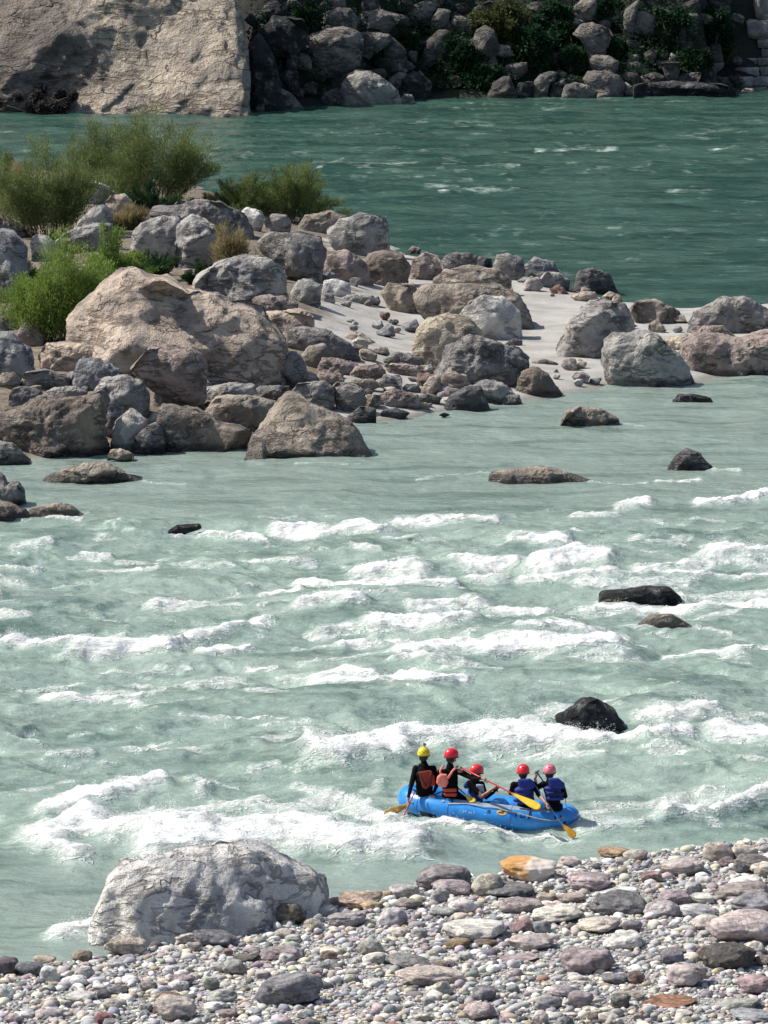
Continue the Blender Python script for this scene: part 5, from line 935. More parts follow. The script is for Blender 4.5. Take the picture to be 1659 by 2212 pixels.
bush('grass_tuft', 'single small green tuft among the near cobbles', 'grass', 1358, 1976, 16, 1950, ML['olive'], 17, 26, 500, leafL=.05, leafW=.004, bare=0)
def under(N, seed):
    rg = np.random.default_rng(seed); X = rg.uniform(-9, 22, N); Y = np.interp(X, FX, FY) + rg.uniform(.3, 16, N) ; Z = h_far(X, Y); k = nz2(X, Y, 2.2, 77) > -.12; X, Y, Z = X[k], Y[k], Z[k]; n = len(X)
    d = rg.normal(size=(n, 3)); d[:, 1] -= .4; d[:, 2] += .2; d /= np.linalg.norm(d, axis=1)[:, None]; V, F = blades(np.stack([X, Y, Z + rg.random(n) * .5], 1), d, rg.uniform(.15, .45, n), rg.uniform(.03, .09, n), rg)
    tag(obj('undergrowth', np_mesh('undergrowth', V, F, False), ML['vine']), 'dark tangled undergrowth covering the far bank between the boulders', 'undergrowth', kind='stuff')
under(34000, 900)
# far bank vegetation: leaf clumps on a limb skeleton
def shrub_blob(name, label, px, py, rx, ry, mat, seed, leaves=5000, cat='shrub', Ls=.34, hang=0.0, yo=0.0):
    rg = np.random.default_rng(seed); g = hit(px, py + ry); g = atY(px, py + ry, g[1] + yo) if yo else g; s = FPX / g[1]; a = rx / s; c = ry / s; cen = atY(px, py, g[1] + .2) - g
    root = tag(obj(name, None, None, loc=g), label, cat, 'shrubs of the far bank'); S = MB(); Q = []; Dn = []; K = 26
    cl = rg.normal(size=(K, 3)); cl /= np.linalg.norm(cl, axis=1)[:, None]; cl *= rg.uniform(.35, 1, K)[:, None]; cl = cl * np.array([a, a * .6, c]) + cen
    for q in cl:
        V, F = tube([(0, .3, -.2), (q * .5 + rg.normal(0, .15, 3)), q], [.07, .045, .015], 4); S.add(V, F); m = leaves // K; r = rg.uniform(.16, .36) * min(a, c * 1.3)
        p = rg.normal(size=(m, 3)); p /= np.linalg.norm(p, axis=1)[:, None]; p *= r * rg.random(m)[:, None] ** .4; Q.append(q + p); dd = p / r + rg.normal(0, .6, (m, 3)); dd[:, 2] -= hang; Dn.append(dd / np.linalg.norm(dd, axis=1)[:, None])
    Q = np.vstack(Q); Dn = np.vstack(Dn); n = len(Q); V, F = blades(Q, Dn, rg.uniform(.6, 1.3, n) * Ls, rg.uniform(.6, 1.2, n) * Ls * .22, rg)
    obj('stems', S.mesh('stems'), M_stem, root); obj('foliage', np_mesh('foliage', V, F, False), mat, root)
for i, (px, py, rx, ry, m, lab) in enumerate([
 (660, 35, 45, 32, 'vine', 'dark green shrub above the biggest far boulder'),
 (880, 95, 38, 28, 'vine', 'deep green shrub in the gully between far boulders'),
 (905, 20, 25, 18, 'vine', 'small dark shrub near the top above the long boulder'),
 (1000, 120, 55, 42, 'vine', 'dense green shrub left of centre over the far waterline'),
 (1085, 50, 70, 50, 'mixg', 'olive tinted shrub hanging from the top of the far bank'),
 (1150, 100, 60, 45, 'vine', 'dark green shrub in the middle of the far bank'),
 (1190, 40, 50, 45, 'vine', 'black green shrub at the top beside the round boulders'),
 (1045, 165, 45, 30, 'vine', 'low green shrub close to the far waterline'),
 (1225, 85, 40, 32, 'vine', 'blue green shrub left of the right bank largest boulder'),
 (1240, 130, 34, 32, 'vine', 'hanging dark shrub below the blue green one'),
 (1375, 40, 20, 26, 'vine', 'small shrub growing on the blocky pale boulder'),
 (1450, 60, 45, 60, 'vine', 'dark hanging shrub right of the blocky pale boulder'),
 (1540, 60, 50, 65, 'vine', 'dark hanging shrub left of the stone stairs'),
 (1500, 130, 45, 26, 'vine', 'green creeper over the dark ledge'),
 (1560, 110, 30, 32, 'mixg', 'olive creeper above the tapering cut stone'),
 (1310, 20, 40, 26, 'vine', 'dark shrub at the top between the round boulder and the leaning slab'),
 (1325, 100, 28, 20, 'vine', 'small dark shrub under the leaning slab'),
 (765, 205, 0, 0, None, None)]):
    if lab: shrub_blob('shrub', lab, px, py, rx * .85, ry * .85, ML[m], 300 + i, 5200, yo=.45, hang=.5 if rx < ry + 8 else .1)
def dry_patch(px, py, rx, ry, mat, seed, lab, n=9000):
    shrub_blob('shrub', lab, px, py, rx, ry, mat, seed, n, hang=.2)
ML['scrub'] = leaf_mat('withered_scrub', (.035, .033, .033), (.10, .092, .085))
shrub_blob('shrub', 'withered dark scrub at the foot of the sunlit cliff', 60, 150, 95, 45, ML['scrub'], 401, 16000, Ls=.28, yo=-1.2)
shrub_blob('shrub', 'withered dark scrub right of the other at the cliff foot', 155, 175, 62, 42, ML['scrub'], 402, 12000, Ls=.28, yo=-1.2)
shrub_blob('shrub', 'low brownish scrub along the cliff waterline at the left', 70, 215, 130, 26, ML['scrub'], 403, 12000, Ls=.28, yo=-1.6)
# ---------------------------------------------------------------- the raft
YAW = R(-14); RM = Matrix.Rotation(YAW, 3, 'Z') @ Matrix.Rotation(R(3.0), 3, 'Y') @ Matrix.Rotation(R(-3.2), 3, 'X')
RP = Vector(at(1033, 1794, 0)) + Matrix.Rotation(YAW, 3, 'Z') @ Vector((0, .90, 0)); RP.z = .02
raft = tag(obj('raft', None, None, loc=RP), 'long blue inflatable raft carrying five paddlers', 'raft'); raft.rotation_euler = RM.to_euler()
TA, TB, TR = 1.63, .56, .252
def tube_c(u):                                    # u in 0..1 round the raft, starts at the right end
    q = u * 2 * math.pi; c, s = math.cos(q), math.sin(q); e = 2 / (3.0 - .75 * max(0, -c))
    x = TA * math.copysign(abs(c) ** e, c); y = TB * math.copysign(abs(s) ** e, s)
    z = .19 + .12 * max(0, -x / TA) ** 2.0 + .03 * max(0, x / TA) ** 3
    r = TR * (1 - .14 * max(0, x / TA) ** 2)
    return Vector((x, y, z)), r
NU = 120; cs = []; 
_u = np.linspace(0, 1, 3000, endpoint=False); _p = np.array([tube_c(u)[0][:] for u in _u]); _d = np.append(0, np.cumsum(np.linalg.norm(np.diff(_p, axis=0), axis=1)))
US = np.interp(np.linspace(0, _d[-1], NU, endpoint=False), _d, _u)
def frame(u):
    c, r = tube_c(u); a = tube_c((u + .002) % 1)[0]; b = tube_c((u - .002) % 1)[0]; t = (a - b); t.z = 0; t.normalize(); return c, r, Vector((t.y, -t.x, 0))
def S_(u, al, off=0.0): c, r, n = frame(u); return c + (n * math.cos(al) + Vector((0, 0, 1)) * math.sin(al)) * (r + off)
V = []; F = []; SG = 28
for i, u in enumerate(US):
    for k in range(SG): V.append(S_(u, 2 * math.pi * k / SG, -.004 if i % 15 == 7 else 0))
for i in range(NU):
    for k in range(SG): j = (i + 1) % NU; F.append((i * SG + k, i * SG + (k + 1) % SG, j * SG + (k + 1) % SG, j * SG + k))
t = NT('blue_rubber'); co = t.tc.outputs['Object']; f = t.noise(co, 3, 6, .65); g_ = t.noise(co, 18, 5, .7)
c = t.mix(t.ramp(f, .35, .65), (.016, .19, .56), (.03, .27, .70)); c = t.mix(t.math('MULTIPLY', t.ramp(g_, .6, .75), .25), c, (.18, .30, .42))
M_blue = t.out(c, .32, t.bump(f, .15, .02)); M_dust = simple('dusty_blue_rubber', (.22, .29, .38), .7, .25, 7); M_blk = simple('black_rubber', (.008, .009, .014), .6)
M_navy = simple('navy_mark', (.006, .015, .09), .6); M_scuff = simple('scuffed_paint', (.22, .40, .55), .8, .3, 30); M_yel = simple('yellow_emblem', (.55, .38, .10), .6, .3, 20); M_gry = simple('grey_plastic', (.25, .25, .27), .5); M_rope = simple('pale_rope', (.42, .40, .36), .9)
obj('hull_tube', (lambda m: (m.add(V, F), m.mesh('hull_tube'))[1])(MB()), M_blue, raft)
def u_at(x): # near side (y<0), u in .5..1
    return float(np.interp(x, _p[1500:, 0], _u[1500:]))
def patch(name, mat, x0, x1, a0, a1, off=.003, nx=10, na=6, outline=None):
    V, F = [], []
    for i in range(nx + 1):
        for k in range(na + 1):
            p, q = i / nx, k / na
            if outline: w_ = outline(p); q = .5 + (q - .5) * w_
            V.append(S_(u_at(x0 + (x1 - x0) * p), R(a0 + (a1 - a0) * q), off))
    for i in range(nx):
        for k in range(na): a = i * (na + 1) + k; F.append((a, a + na + 1, a + na + 2, a + 1))
    m = MB(); m.add(V, F); return obj(name, m.mesh(name), mat, raft)
patch('dust_strip', M_dust, -.75, 1.52, 52, 98, .003, 40, 6, lambda p: min(1, .25 + p * 1.8) * min(1, (1 - p) * 8 + .3))
oval = lambda p: max(.02, (1 - (2 * p - 1) ** 2)) ** .5
patch('emblem', M_yel, .32, .53, 18, 44, .004, 10, 5, oval)
patch('emblem_mark', M_blk, .36, .46, 27, 34, .007, 6, 2); patch('emblem_mark', M_blk, .42, .50, 34, 39, .007, 6, 2)
def logo(x, k):                                   # dark worn letters, drawn as strokes
    for (a, b, c_, d) in k: patch('letter', M_navy, x + a, x + b, c_, d, .004, 3, 2)
logo(.66, [(0, .085, 34, 40), (.03, .055, 16, 34)]); logo(.79, [(0, .025, 18, 36), (.0, .085, 14, 20), (.06, .085, 18, 36)])
logo(.15, [(-.015, .05, 22, 37)])
logo(1.38, [(0, .02, 12, 34), (.0, .06, 20, 25)]); logo(1.46, [(0, .02, 12, 36)])
patch('letter', M_navy, 1.50, 1.53, -42, 5, .004, 3, 6)
rg = np.random.default_rng(8)
for x in (-.42, -.32, -.24, -.2, -.14, -.36): patch('scuff', M_scuff, x, x + rg.uniform(.015, .05), rg.uniform(5, 14), rg.uniform(18, 30), .003, 3, 3, oval)
patch('black_patch', M_blk, -1.20, -.88, -48, -22, .005, 8, 5)
for x in (-1.27, -.78): patch('valve', M_gry, x - .035, x + .035, 42, 58, .012, 8, 5, oval)
patch('handle_pad', M_gry, -1.09, -.96, 52, 72, .01, 6, 4)
for x in (-1.25, -.66, .6):                         # seams of the hull
    V, F = tube([S_(u_at(x), R(a), .001) for a in range(-60, 130, 8)], .006, 5); m = MB(); m.add(V, F); obj('seam', m.mesh('seam'), simple('seam_tape', (.02, .12, .36), .6) if x < -1 else bpy.data.materials['seam_tape'], raft)
rp = []
for a, b, d in [(-1.5, 30, .02), (-1.1, 24, .02), (-.66, 40, .02), (-.3, 55, .02), (.05, 47, .03), (.3, 50, .02), (.52, 38, .03), (.8, 30, .03), (1.0, 20, .035), (1.15, 13, .03), (1.3, 8, .02), (1.42, 10, .02), (1.52, 28, .015)]:
    if a > -.7: rp.append(S_(u_at(a), R(b), d))
V, F = tube(rp, .011, 6); m = MB(); m.add(V, F); obj('grab_rope', m.mesh('grab_rope'), M_rope, raft)
m = MB(); V, F = tube([S_(u_at(.95), R(a), .012) for a in range(10, 100, 10)], .02, 6); m.add(V, F); obj('strap', m.mesh('strap'), M_navy, raft)
m = MB(); V, F = tube([S_(u_at(-.62), R(a), .012) for a in range(48, 100, 8)], .018, 6); m.add(V, F); obj('strap', m.mesh('strap'), M_navy, raft)
for x in (-.75, .15, .95):                         # cross thwarts
    V, F = tube([(x, y, .30 - .05 * abs(y)) for y in np.linspace(-.5, .5, 9)], [.13] + [.16] * 7 + [.13], 18); m = MB(); m.add(V, F); obj('thwart', m.mesh('thwart'), M_blue, raft)
V = []; F = []
for i, u in enumerate(US): c_, r_, n_ = frame(u); V.append(c_ - n_ * .1 - Vector((0, 0, .14)))
F = [tuple(range(len(V)))]; m = MB(); m.add(V, F); obj('floor', m.mesh('floor'), M_navy, raft)
# ---------------------------------------------------------------- people and paddles
pa = RP + RM @ Vector((-1.3, -TB, .3)); pb = RP + RM @ Vector((1.3, -TB, .3)); sxa = to_px(*pa)[0]; sxb = to_px(*pb)[0]
def J(sx, sy, dy=0.0): return Vector(atY(sx, sy, float(np.interp(sx, [sxa, sxb], [pa.y, pb.y])) + dy))
M_suit = simple('black_wetsuit', (.0022, .0022, .0032), .9, Specular_IOR_Level=.15); M_skin = simple('skin', (.30, .155, .10), .55, .1, 12); M_skin2 = simple('pale_skin', (.52, .32, .25), .55, .1, 12); M_hair = simple('dark_hair', (.012, .010, .009), .7)
M_sal = simple('salmon_fabric', (.72, .20, .16), .75); M_dred = simple('dark_red_fabric', (.26, .022, .015), .8); M_ored = simple('orange_red_fabric', (.42, .045, .02), .75); M_vblue = simple('blue_fabric', (.007, .022, .20), .75); M_vnavy = simple('navy_fabric', (.004, .008, .07), .8)
M_lblue = simple('light_blue_fabric', (.03, .085, .36), .7); M_jersey = simple('grey_blue_jersey', (.30, .37, .48), .8)
def capsule(a, b, ra, rb, seg=12):
    a, b = Vector(a), Vector(b); d = b - a; L = d.length or 1e-4; d.normalize(); P = []; Rr = []
    for q in (-.98, -.8, -.5): P.append(a + d * ra * q); Rr.append(ra * math.sqrt(1 - q * q))
    P.append(a); Rr.append(ra); P.append(a + d * L * .5); Rr.append((ra + rb) / 2); P.append(b); Rr.append(rb)
    for q in (.5, .8, .98): P.append(b + d * rb * q); Rr.append(rb * math.sqrt(1 - q * q))
    return tube(P, Rr, seg)
def ell(c, r, rot=None, n=3):
    V, F = ico(n); V = V * np.array(r)
    if rot is not None: V = V @ np.array(rot).T
    return V + np.array(c), F
def basis(f, up=Vector((0, 0, 1))):
    f = Vector(f).normalized(); r = f.cross(up).normalized(); u = r.cross(f); return Matrix((r, f, u)).transposed()      # columns: right, forward, up
def hand(m, wrist, at_, shaft, side=1):          # palm, four curled fingers and a thumb round the shaft
    w_, h_ = Vector(wrist), Vector(at_); sh = Vector(shaft).normalized(); d = (h_ - w_).normalized(); nrm = sh.cross(d).normalized()
    pc = h_ - d * .03; m.add(*capsule(w_, pc, .026, .034)); m.add(*ell(pc, (.043, .02, .045), Matrix((sh, nrm, d)).transposed(), 2))
    for k, (o, L) in enumerate([(-.032, .034), (-.011, .040), (.011, .038), (.031, .030)]):
        b = pc + sh * o + d * .035; k1 = b + d * L * .6 + nrm * .012 * side; k2 = k1 + nrm * .030 * side - d * .004; k3 = k2 - d * .026 + nrm * .004 * side
        m.add(*capsule(b, k1, .0105, .0098, 6)); m.add(*capsule(k1, k2, .0098, .009, 6)); m.add(*capsule(k2, k3, .009, .008, 6))
    tb = pc + sh * .035 - d * .005; t1 = tb + sh * .018 + nrm * .02 * side + d * .012; t2 = t1 + nrm * .022 * side + d * .018
    m.add(*capsule(tb, t1, .013, .011, 6)); m.add(*capsule(t1, t2, .011, .009, 6))
def body(label, hd, face, neck, chest, pel, shl, shr, arms, legs, bare, skin, suit=M_suit, lean=1.0):
    m = MB(); B = basis(face); r, f, u = B.col[0], B.col[1], B.col[2]
    m.add(*ell(hd, (.080, .098, .106), B)); jaw = hd + f * .035 - u * .07; m.add(*ell(jaw, (.055, .062, .05), B)); m.add(*capsule(hd + f * .088 + u * .005, hd + f * .112 - u * .025, .009, .014, 6))   # skull, jaw, nose
    m.add(*ell(hd + f * .092 - u * .055, (.024, .014, .007), B, 2)); m.add(*ell(hd + f * .092 - u * .068, (.022, .013, .008), B, 2)); m.add(*ell(hd + f * .09 - u * .098, (.02, .018, .014), B, 2))                 # lips, chin
    for s in (-1, 1): m.add(*ell(hd + r * .078 * s - f * .008 - u * .012, (.011, .02, .032), B, 2)); m.add(*ell(hd + r * .03 * s + f * .086 + u * .012, (.014, .012, .01), B, 2)); m.add(*capsule(hd + r * .012 * s + f * .094 + u * .028, hd + r * .048 * s + f * .078 + u * .03, .008, .007, 6))
    m.add(*capsule(neck, hd - u * .05, .062, .056)); A = (shr - shl).normalized(); ax = (neck - pel).normalized(); dp = A.cross(ax).normalized(); T = Matrix((A, dp, ax)).transposed()
    sw = (shr - shl).length / 2 * 1.08
    m.add(*ell(chest, (sw * .92, .125, .20), T)); m.add(*ell((chest + pel) / 2, (sw * .76, .115, .20), T)); m.add(*ell(pel, (.175, .15, .13), T)); m.add(*capsule(shl, shr, .062, .062)); m.add(*capsule(neck - ax * .04, neck + (hd - neck) * .2, .085, .062))
    for s, (el, wr, hnd, sh, sd) in zip((shl, shr), arms):
        m.add(*capsule(s, el, .068, .050)); m.add(*capsule(el, wr, .048, .030)); hand(m, wr, hnd, sh, sd)
    for hipo, (kn, an, toe) in zip((-1, 1), legs):
        hp = pel + A * .09 * hipo; m.add(*capsule(hp, kn, .092, .062)); m.add(*capsule(kn, an, .060, .040)); m.add(*capsule(an, toe, .040, .030))
    me = m.mesh('tmp', False); o = obj('person', me, [suit, skin]); bpy.context.view_layer.update()
    md = o.modifiers.new('r', 'REMESH'); md.mode = 'VOXEL'; md.voxel_size = .0075; md.use_smooth_shade = True
    sm = o.modifiers.new('s', 'SMOOTH'); sm.factor = .5; sm.iterations = 2
    dg = bpy.context.evaluated_depsgraph_get(); ev = o.evaluated_get(dg); n = bpy.data.meshes.new_from_object(ev); o.modifiers.clear(); o.data = n; bpy.data.meshes.remove(me)
    n.name = 'person'; n.materials.clear(); n.materials.append(suit); n.materials.append(skin)
    nv = len(n.vertices); co = np.zeros(nv * 3); n.vertices.foreach_get('co', co); co = co.reshape(-1, 3); org = np.array(pel); 
    np_ = len(n.polygons); cen = np.zeros(np_ * 3); n.polygons.foreach_get('center', cen); cen = cen.reshape(-1, 3); mi = np.zeros(np_, np.int32)
    for a, b, rr in bare + [(hd - u * .08 + f * .05, hd + u * .05 + f * .05, .098)]:
        a, b = np.array(a), np.array(b); e = b - a; tt = np.clip(((cen - a) @ e) / (e @ e + 1e-9), 0, 1); mi[np.linalg.norm(cen - a - tt[:, None] * e, axis=1) < rr] = 1
    n.vertices.foreach_set('co', (co - org).ravel()); n.polygons.foreach_set('material_index', mi); n.polygons.foreach_set('use_smooth', np.ones(np_, bool)); n.update(); o.location = pel
    tag(o, label, 'person'); o['__T'] = 0; del o['__T']; return o, B, T
def child(o, name, V, F, mat):
    m = MB(); m.add([Vector(v) - o.location for v in V], F); return obj(name, m.mesh(name), mat, o)
def helmet(o, hd, B, mat, marks=False, vents=False):
    r, f, u = B.col[0], B.col[1], B.col[2]; V0, F0 = ico(4); V = V0 * np.array((.128, .150, .136)); keep = V0[:, 2] > -.32
    V[:, 2] = np.maximum(V[:, 2], -.045 - .012 * (V0[:, 1] < -.2)); V = V @ np.array(B).T + np.array(hd + u * .035)
    h = child(o, 'helmet', V, F0, mat)
    Vr, Fr = tube([hd + u * -.012 + r * .130 * math.cos(a) + f * .152 * math.sin(a) for a in np.linspace(0, 6.283, 28, endpoint=False)], .007, 6, closed=True); hm = MB(); hm.add([v - o.location for v in Vr], Fr); obj('helmet_rim', hm.mesh('helmet_rim'), M_blk, h)
    if vents or marks:
        hm = MB()
        for a, e in ([(-150, 15), (-115, 15), (-75, 15), (-40, 15), (-130, 32), (-95, 30), (-60, 32), (-20, 15)] if vents else [(-105, 38), (-98, 37), (-90, 39), (-84, 37), (-94, 68)]):
            a, e = R(a), R(e); dd = Vector((math.cos(a) * math.cos(e), math.sin(a) * math.cos(e), math.sin(e))); p = hd + u * .035 + B @ Vector((dd.x * .128, dd.y * .150, dd.z * .136))
            hm.add(*[(lambda VF: ([Vector(q) - o.location for q in VF[0]], VF[1]))(ell(p, (.011, .011, .007) if vents else (.008, .008, .007), None, 2))][0])
        obj('vent_holes' if vents else 'dark_marks', hm.mesh('marks'), M_blk, h)
    V, F = ell(hd - f * .026 - u * .045, (.086, .084, .088), B); child(o, 'hair', V, F, M_hair)
    Vs, Fs = tube([hd + r * .086 * math.cos(a) + f * .02 + u * (-.02 - .09 * abs(math.sin(a)) ** .7) for a in np.linspace(0, 3.1416, 14)], .007, 5); child(o, 'chin_strap', Vs, Fs, M_blk); return h
def pad(o, name, poly, Y, th, mat, p=2.6):        # soft pillow with a given outline, thickness th
    P = np.array(poly, float); C0 = (P.min(0) + P.max(0)) / 2; Cw = atY(C0[0], C0[1], Y); s = FPX / Y; q = P - C0; V0, F0 = ico(4); phi = np.arctan2(V0[:, 2], V0[:, 0]); rho = np.hypot(V0[:, 0], V0[:, 2])
    K = 128; A = np.linspace(-math.pi, math.pi, K, endpoint=False); Rr = np.zeros(K); qq = np.vstack([q, q[:1]])
    for i in range(len(q)):
        ax, ay = qq[i][0], -qq[i][1]; bx, by = qq[i + 1][0], -qq[i + 1][1]; ca, sa = np.cos(A), np.sin(A); den = ca * (by - ay) - sa * (bx - ax); den = np.where(abs(den) < 1e-9, 1e-9, den)
        t = (ax * (by - ay) - ay * (bx - ax)) / den; u = (ax * sa - ay * ca) / den; Rr = np.where((t > 0) & (u >= -1e-6) & (u <= 1 + 1e-6), np.maximum(Rr, t), Rr)
    Rr = (np.roll(Rr, 1) + 2 * Rr + np.roll(Rr, -1)) / 4; Rp = np.interp(phi, np.append(A, math.pi), np.append(Rr, Rr[0])) / s; sup = 1 / (rho ** p + abs(V0[:, 1]) ** p) ** (1 / p)
    V = np.stack([np.cos(phi) * rho * Rp * sup, V0[:, 1] * th / 2 * sup, np.sin(phi) * rho * Rp * sup], 1) + Cw; return child(o, name, V, F0, mat)
def vest(o, T, chest, pel, sw, mat, bands=3, dep=.148):
    ax = T.col[2]; a, b = pel + ax * .04, chest + ax * .12; V = []; F = []; n = 24; seg = 26
    for i in range(n + 1):
        q = i / n; puff = .012 * abs(math.sin(q * math.pi * bands)); ww = sw * (.98 - .10 * abs(q - .75)) * (1 if q < .85 else 1 - (q - .85) * 2.0) + puff; dd = dep * (1 if q < .9 else .92) + puff; c_ = a + (b - a) * q
        for k in range(seg): an = 2 * math.pi * k / seg; e = .8; V.append(c_ + T.col[0] * ww * math.copysign(abs(math.cos(an)) ** e, math.cos(an)) + T.col[1] * dd * math.copysign(abs(math.sin(an)) ** e, math.sin(an)))
    for i in range(n):
        for k in range(seg): F.append((i * seg + k, i * seg + (k + 1) % seg, (i + 1) * seg + (k + 1) % seg, (i + 1) * seg + k))
    F.append(tuple(range(seg))[::-1]); F.append(tuple(n * seg + k for k in range(seg))); return child(o, 'life_vest', V, F, mat)
def strap(o, name, pts, rad, mat): V, F = tube(pts, rad, 8); return child(o, name, V, F, mat)
def Yof(sx): return float(np.interp(sx, [sxa, sxb], [pa.y, pb.y]))
def paddle(label, top, join, tip, scol, bcol, bw=.10, nrm=(0, -1, .2), grip=True):
    top, join, tip = Vector(top), Vector(join), Vector(tip); root = tag(obj('paddle', None, None, loc=top), label, 'paddle', 'paddles of the raft crew')
    def add(n, V, F, m_): m = MB(); m.add([Vector(v) - top for v in V], F); return obj(n, m.mesh(n), m_, root)
    add('shaft', *tube([top, top.lerp(join, .5), join, join.lerp(tip, .35)], [.0145, .0145, .0145, .008], 10), scol)
    d = (tip - join).normalized(); nr = Vector(nrm); nr = (nr - d * nr.dot(d)).normalized(); sd = d.cross(nr); L = (tip - join).length; V = []; n = 16; sg = 16
    prof = lambda q: bw * min(1, .12 + 1.25 * q ** .9) * (1 if q < .82 else math.sqrt(max(.0, 1 - ((q - .82) / .182) ** 2)) * .999 + .001)
    for i in range(n + 1):
        q = i / n; c_ = join + d * L * q
        for k in range(sg): an = 2 * math.pi * k / sg; V.append(c_ + sd * prof(q) * math.cos(an) + nr * .011 * (1.1 - .6 * q) * math.sin(an))
    F = [(i * sg + k, i * sg + (k + 1) % sg, (i + 1) * sg + (k + 1) % sg, (i + 1) * sg + k) for i in range(n) for k in range(sg)]; F.append(tuple(range(sg))[::-1]); F.append(tuple(n * sg + k for k in range(sg))); add('blade', V, F, bcol)
    if grip: g2 = (join - top).normalized().cross(nr).normalized(); add('grip', *capsule(top - g2 * .045, top + g2 * .045, .016, .016), M_blk)
    return root
M_pred = simple('red_shaft', (.50, .012, .03), .4); M_ppink = simple('magenta_shaft', (.48, .03, .10), .45); M_pblue = simple('steel_blue_shaft', (.06, .15, .32), .45); M_by = simple('yellow_blade', (.66, .44, .015), .45, .15); M_bbrown = simple('ochre_blade', (.34, .20, .03), .55, .3, 14); M_borange = simple('orange_blade', (.62, .30, .03), .5, .25)
Y1 = Yof(915)
# left seated guide, yellow helmet
hd = J(915, 1631, .12)
sh1 = J(884, 1738, -.30); tip1 = J(858, 1782, -.42); d1 = (tip1 - sh1).normalized()
o, B, T = body('person in black wetsuit and yellow helmet with a small camera on top', hd, (.25, 1, -.05), J(916, 1650, .10), J(916, 1673, .08), J(917, 1712, .10), J(898, 1660, .08), J(936, 1660, .12),
    [(J(888, 1697, -.04), J(881, 1728, -.24), J(883, 1740, -.30), d1, 1), (J(944, 1694, .25), J(938, 1710, .42), J(930, 1716, .48), (1, .2, .3), 1)],
    [(J(905, 1724, .62), J(900, 1757, .78), J(900, 1757, .95)), (J(932, 1724, .62), J(935, 1757, .78), J(935, 1757, .95))], [(J(881, 1731, -.25), J(883, 1742, -.30), .075)], M_skin)
h = helmet(o, hd, B, simple('yellow_helmet_shell', (.68, .55, .02), .3, .08), vents=True)
c1 = hd + Vector((.01, 0, .188)); m = MB(); m.add([v - o.location for v in tube([c1 + Vector((0, 0, -.04)), c1], .014, 8)[0]], tube([c1, c1 + Vector((0, 0, .03))], .014, 8)[1]); obj('camera_mount', m.mesh('camera_mount'), M_gry, o)
me = box(.062, .035, .048, jit=0); k = obj('action_camera', me, simple('grey_camera_case', (.16, .16, .18), .4), o, loc=c1 + Vector((.008, 0, .03)) - o.location); k.rotation_euler = (0, R(12), R(20))
V, F = tube([Vector((0, .018, .004)), Vector((0, .03, .004))], .012, 10); m = MB(); m.add(V, F); obj('lens', m.mesh('lens'), M_blk, k)
vest(o, T, J(916, 1676, .08), J(917, 1712, .10), .175, M_suit, 3, .14)
pad(o, 'back_panel', [(903, 1667), (930, 1663), (935, 1668), (929, 1698), (921, 1705), (913, 1703)], Y1 - .065, .05, M_dred, 3.5)
pad(o, 'side_panel', [(934, 1672), (939, 1676), (941, 1696), (930, 1700)], Y1 - .055, .04, M_dred, 3.5)
for a, b in (((903, 1668), (921, 1700)), ((932, 1666), (921, 1700))): strap(o, 'harness_strap', [J(*a, -.095), J((a[0] + b[0]) / 2, (a[1] + b[1]) / 2, -.10), J(*b, -.095)], .010, M_blk)
strap(o, 'collar', [J(906, 1652, .07), J(915, 1655, .02), J(925, 1652, .07)], .028, M_suit)
paddle('paddle with magenta shaft and yellow blade dipping beside the raft end', J(897, 1708, -.16), J(870, 1767, -.40), J(853, 1789, -.46), M_ppink, M_by, .085, (.2, -1, .1))
paddle('paddle with worn ochre brown blade sticking out past the raft end', J(960, 1708, .30), J(888, 1735, -.02), J(829, 1762, -.12), M_bbrown, M_bbrown, .085, (0, -1, .35), False)
# second guide, red helmet, long red paddle
hd = J(975, 1634, .10); shd = (J(1103, 1712, -.42) - J(1000, 1661, -.12)).normalized()
o, B, T = body('person in black wetsuit with salmon harness and red helmet steering a long paddle', hd, (1, .35, 0), J(972, 1654, .10), J(969, 1680, .08), J(974, 1716, .10), J(951, 1668, .02), J(993, 1667, .12),
    [(J(962, 1698, .28), J(985, 1672, .22), J(999, 1661, .02), shd, 1), (J(1022, 1682, -.05), J(1043, 1681, -.22), J(1050, 1685, -.26), shd, 1)],
    [(J(960, 1726, .60), J(965, 1757, .75), J(975, 1757, .9)), (J(1002, 1726, .55), J(1010, 1757, .7), J(1020, 1757, .85))], [(J(1045, 1682, -.24), J(1051, 1685, -.26), .06), (J(985, 1672, .22), J(999, 1661, .02), .06)], M_skin)
helmet(o, hd, B, simple('red_helmet_shell', (.62, .015, .035), .28, .08))
vest(o, T, J(969, 1682, .08), J(974, 1714, .10), .165, M_suit, 3, .14)
pad(o, 'shoulder_cushion', [(944, 1678), (952, 1670), (966, 1672), (969, 1690), (964, 1701), (952, 1702), (942, 1692)], Yof(957) - .10, .10, M_sal, 3)
strap(o, 'shoulder_strap', [J(958, 1654, .0), J(951, 1664, -.08), J(952, 1673, -.11)], .022, M_sal); strap(o, 'shoulder_strap', [J(989, 1655, .04), J(978, 1665, -.08), J(967, 1682, -.12)], .024, M_sal)
pad(o, 'waist_band', [(955, 1703), (987, 1703), (987, 1711), (957, 1711)], Yof(970) - .075, .07, M_ored, 4); pad(o, 'waist_band', [(957, 1713), (988, 1713), (986, 1721), (960, 1720)], Yof(970) - .07, .07, M_ored, 4)
paddle('long paddle with red shaft and yellow blade held across the raft', J(994, 1657, .02), J(1103, 1712, -.42), J(1168, 1746, -.62), M_pred, M_by, .085, (.25, -1, .55), False)
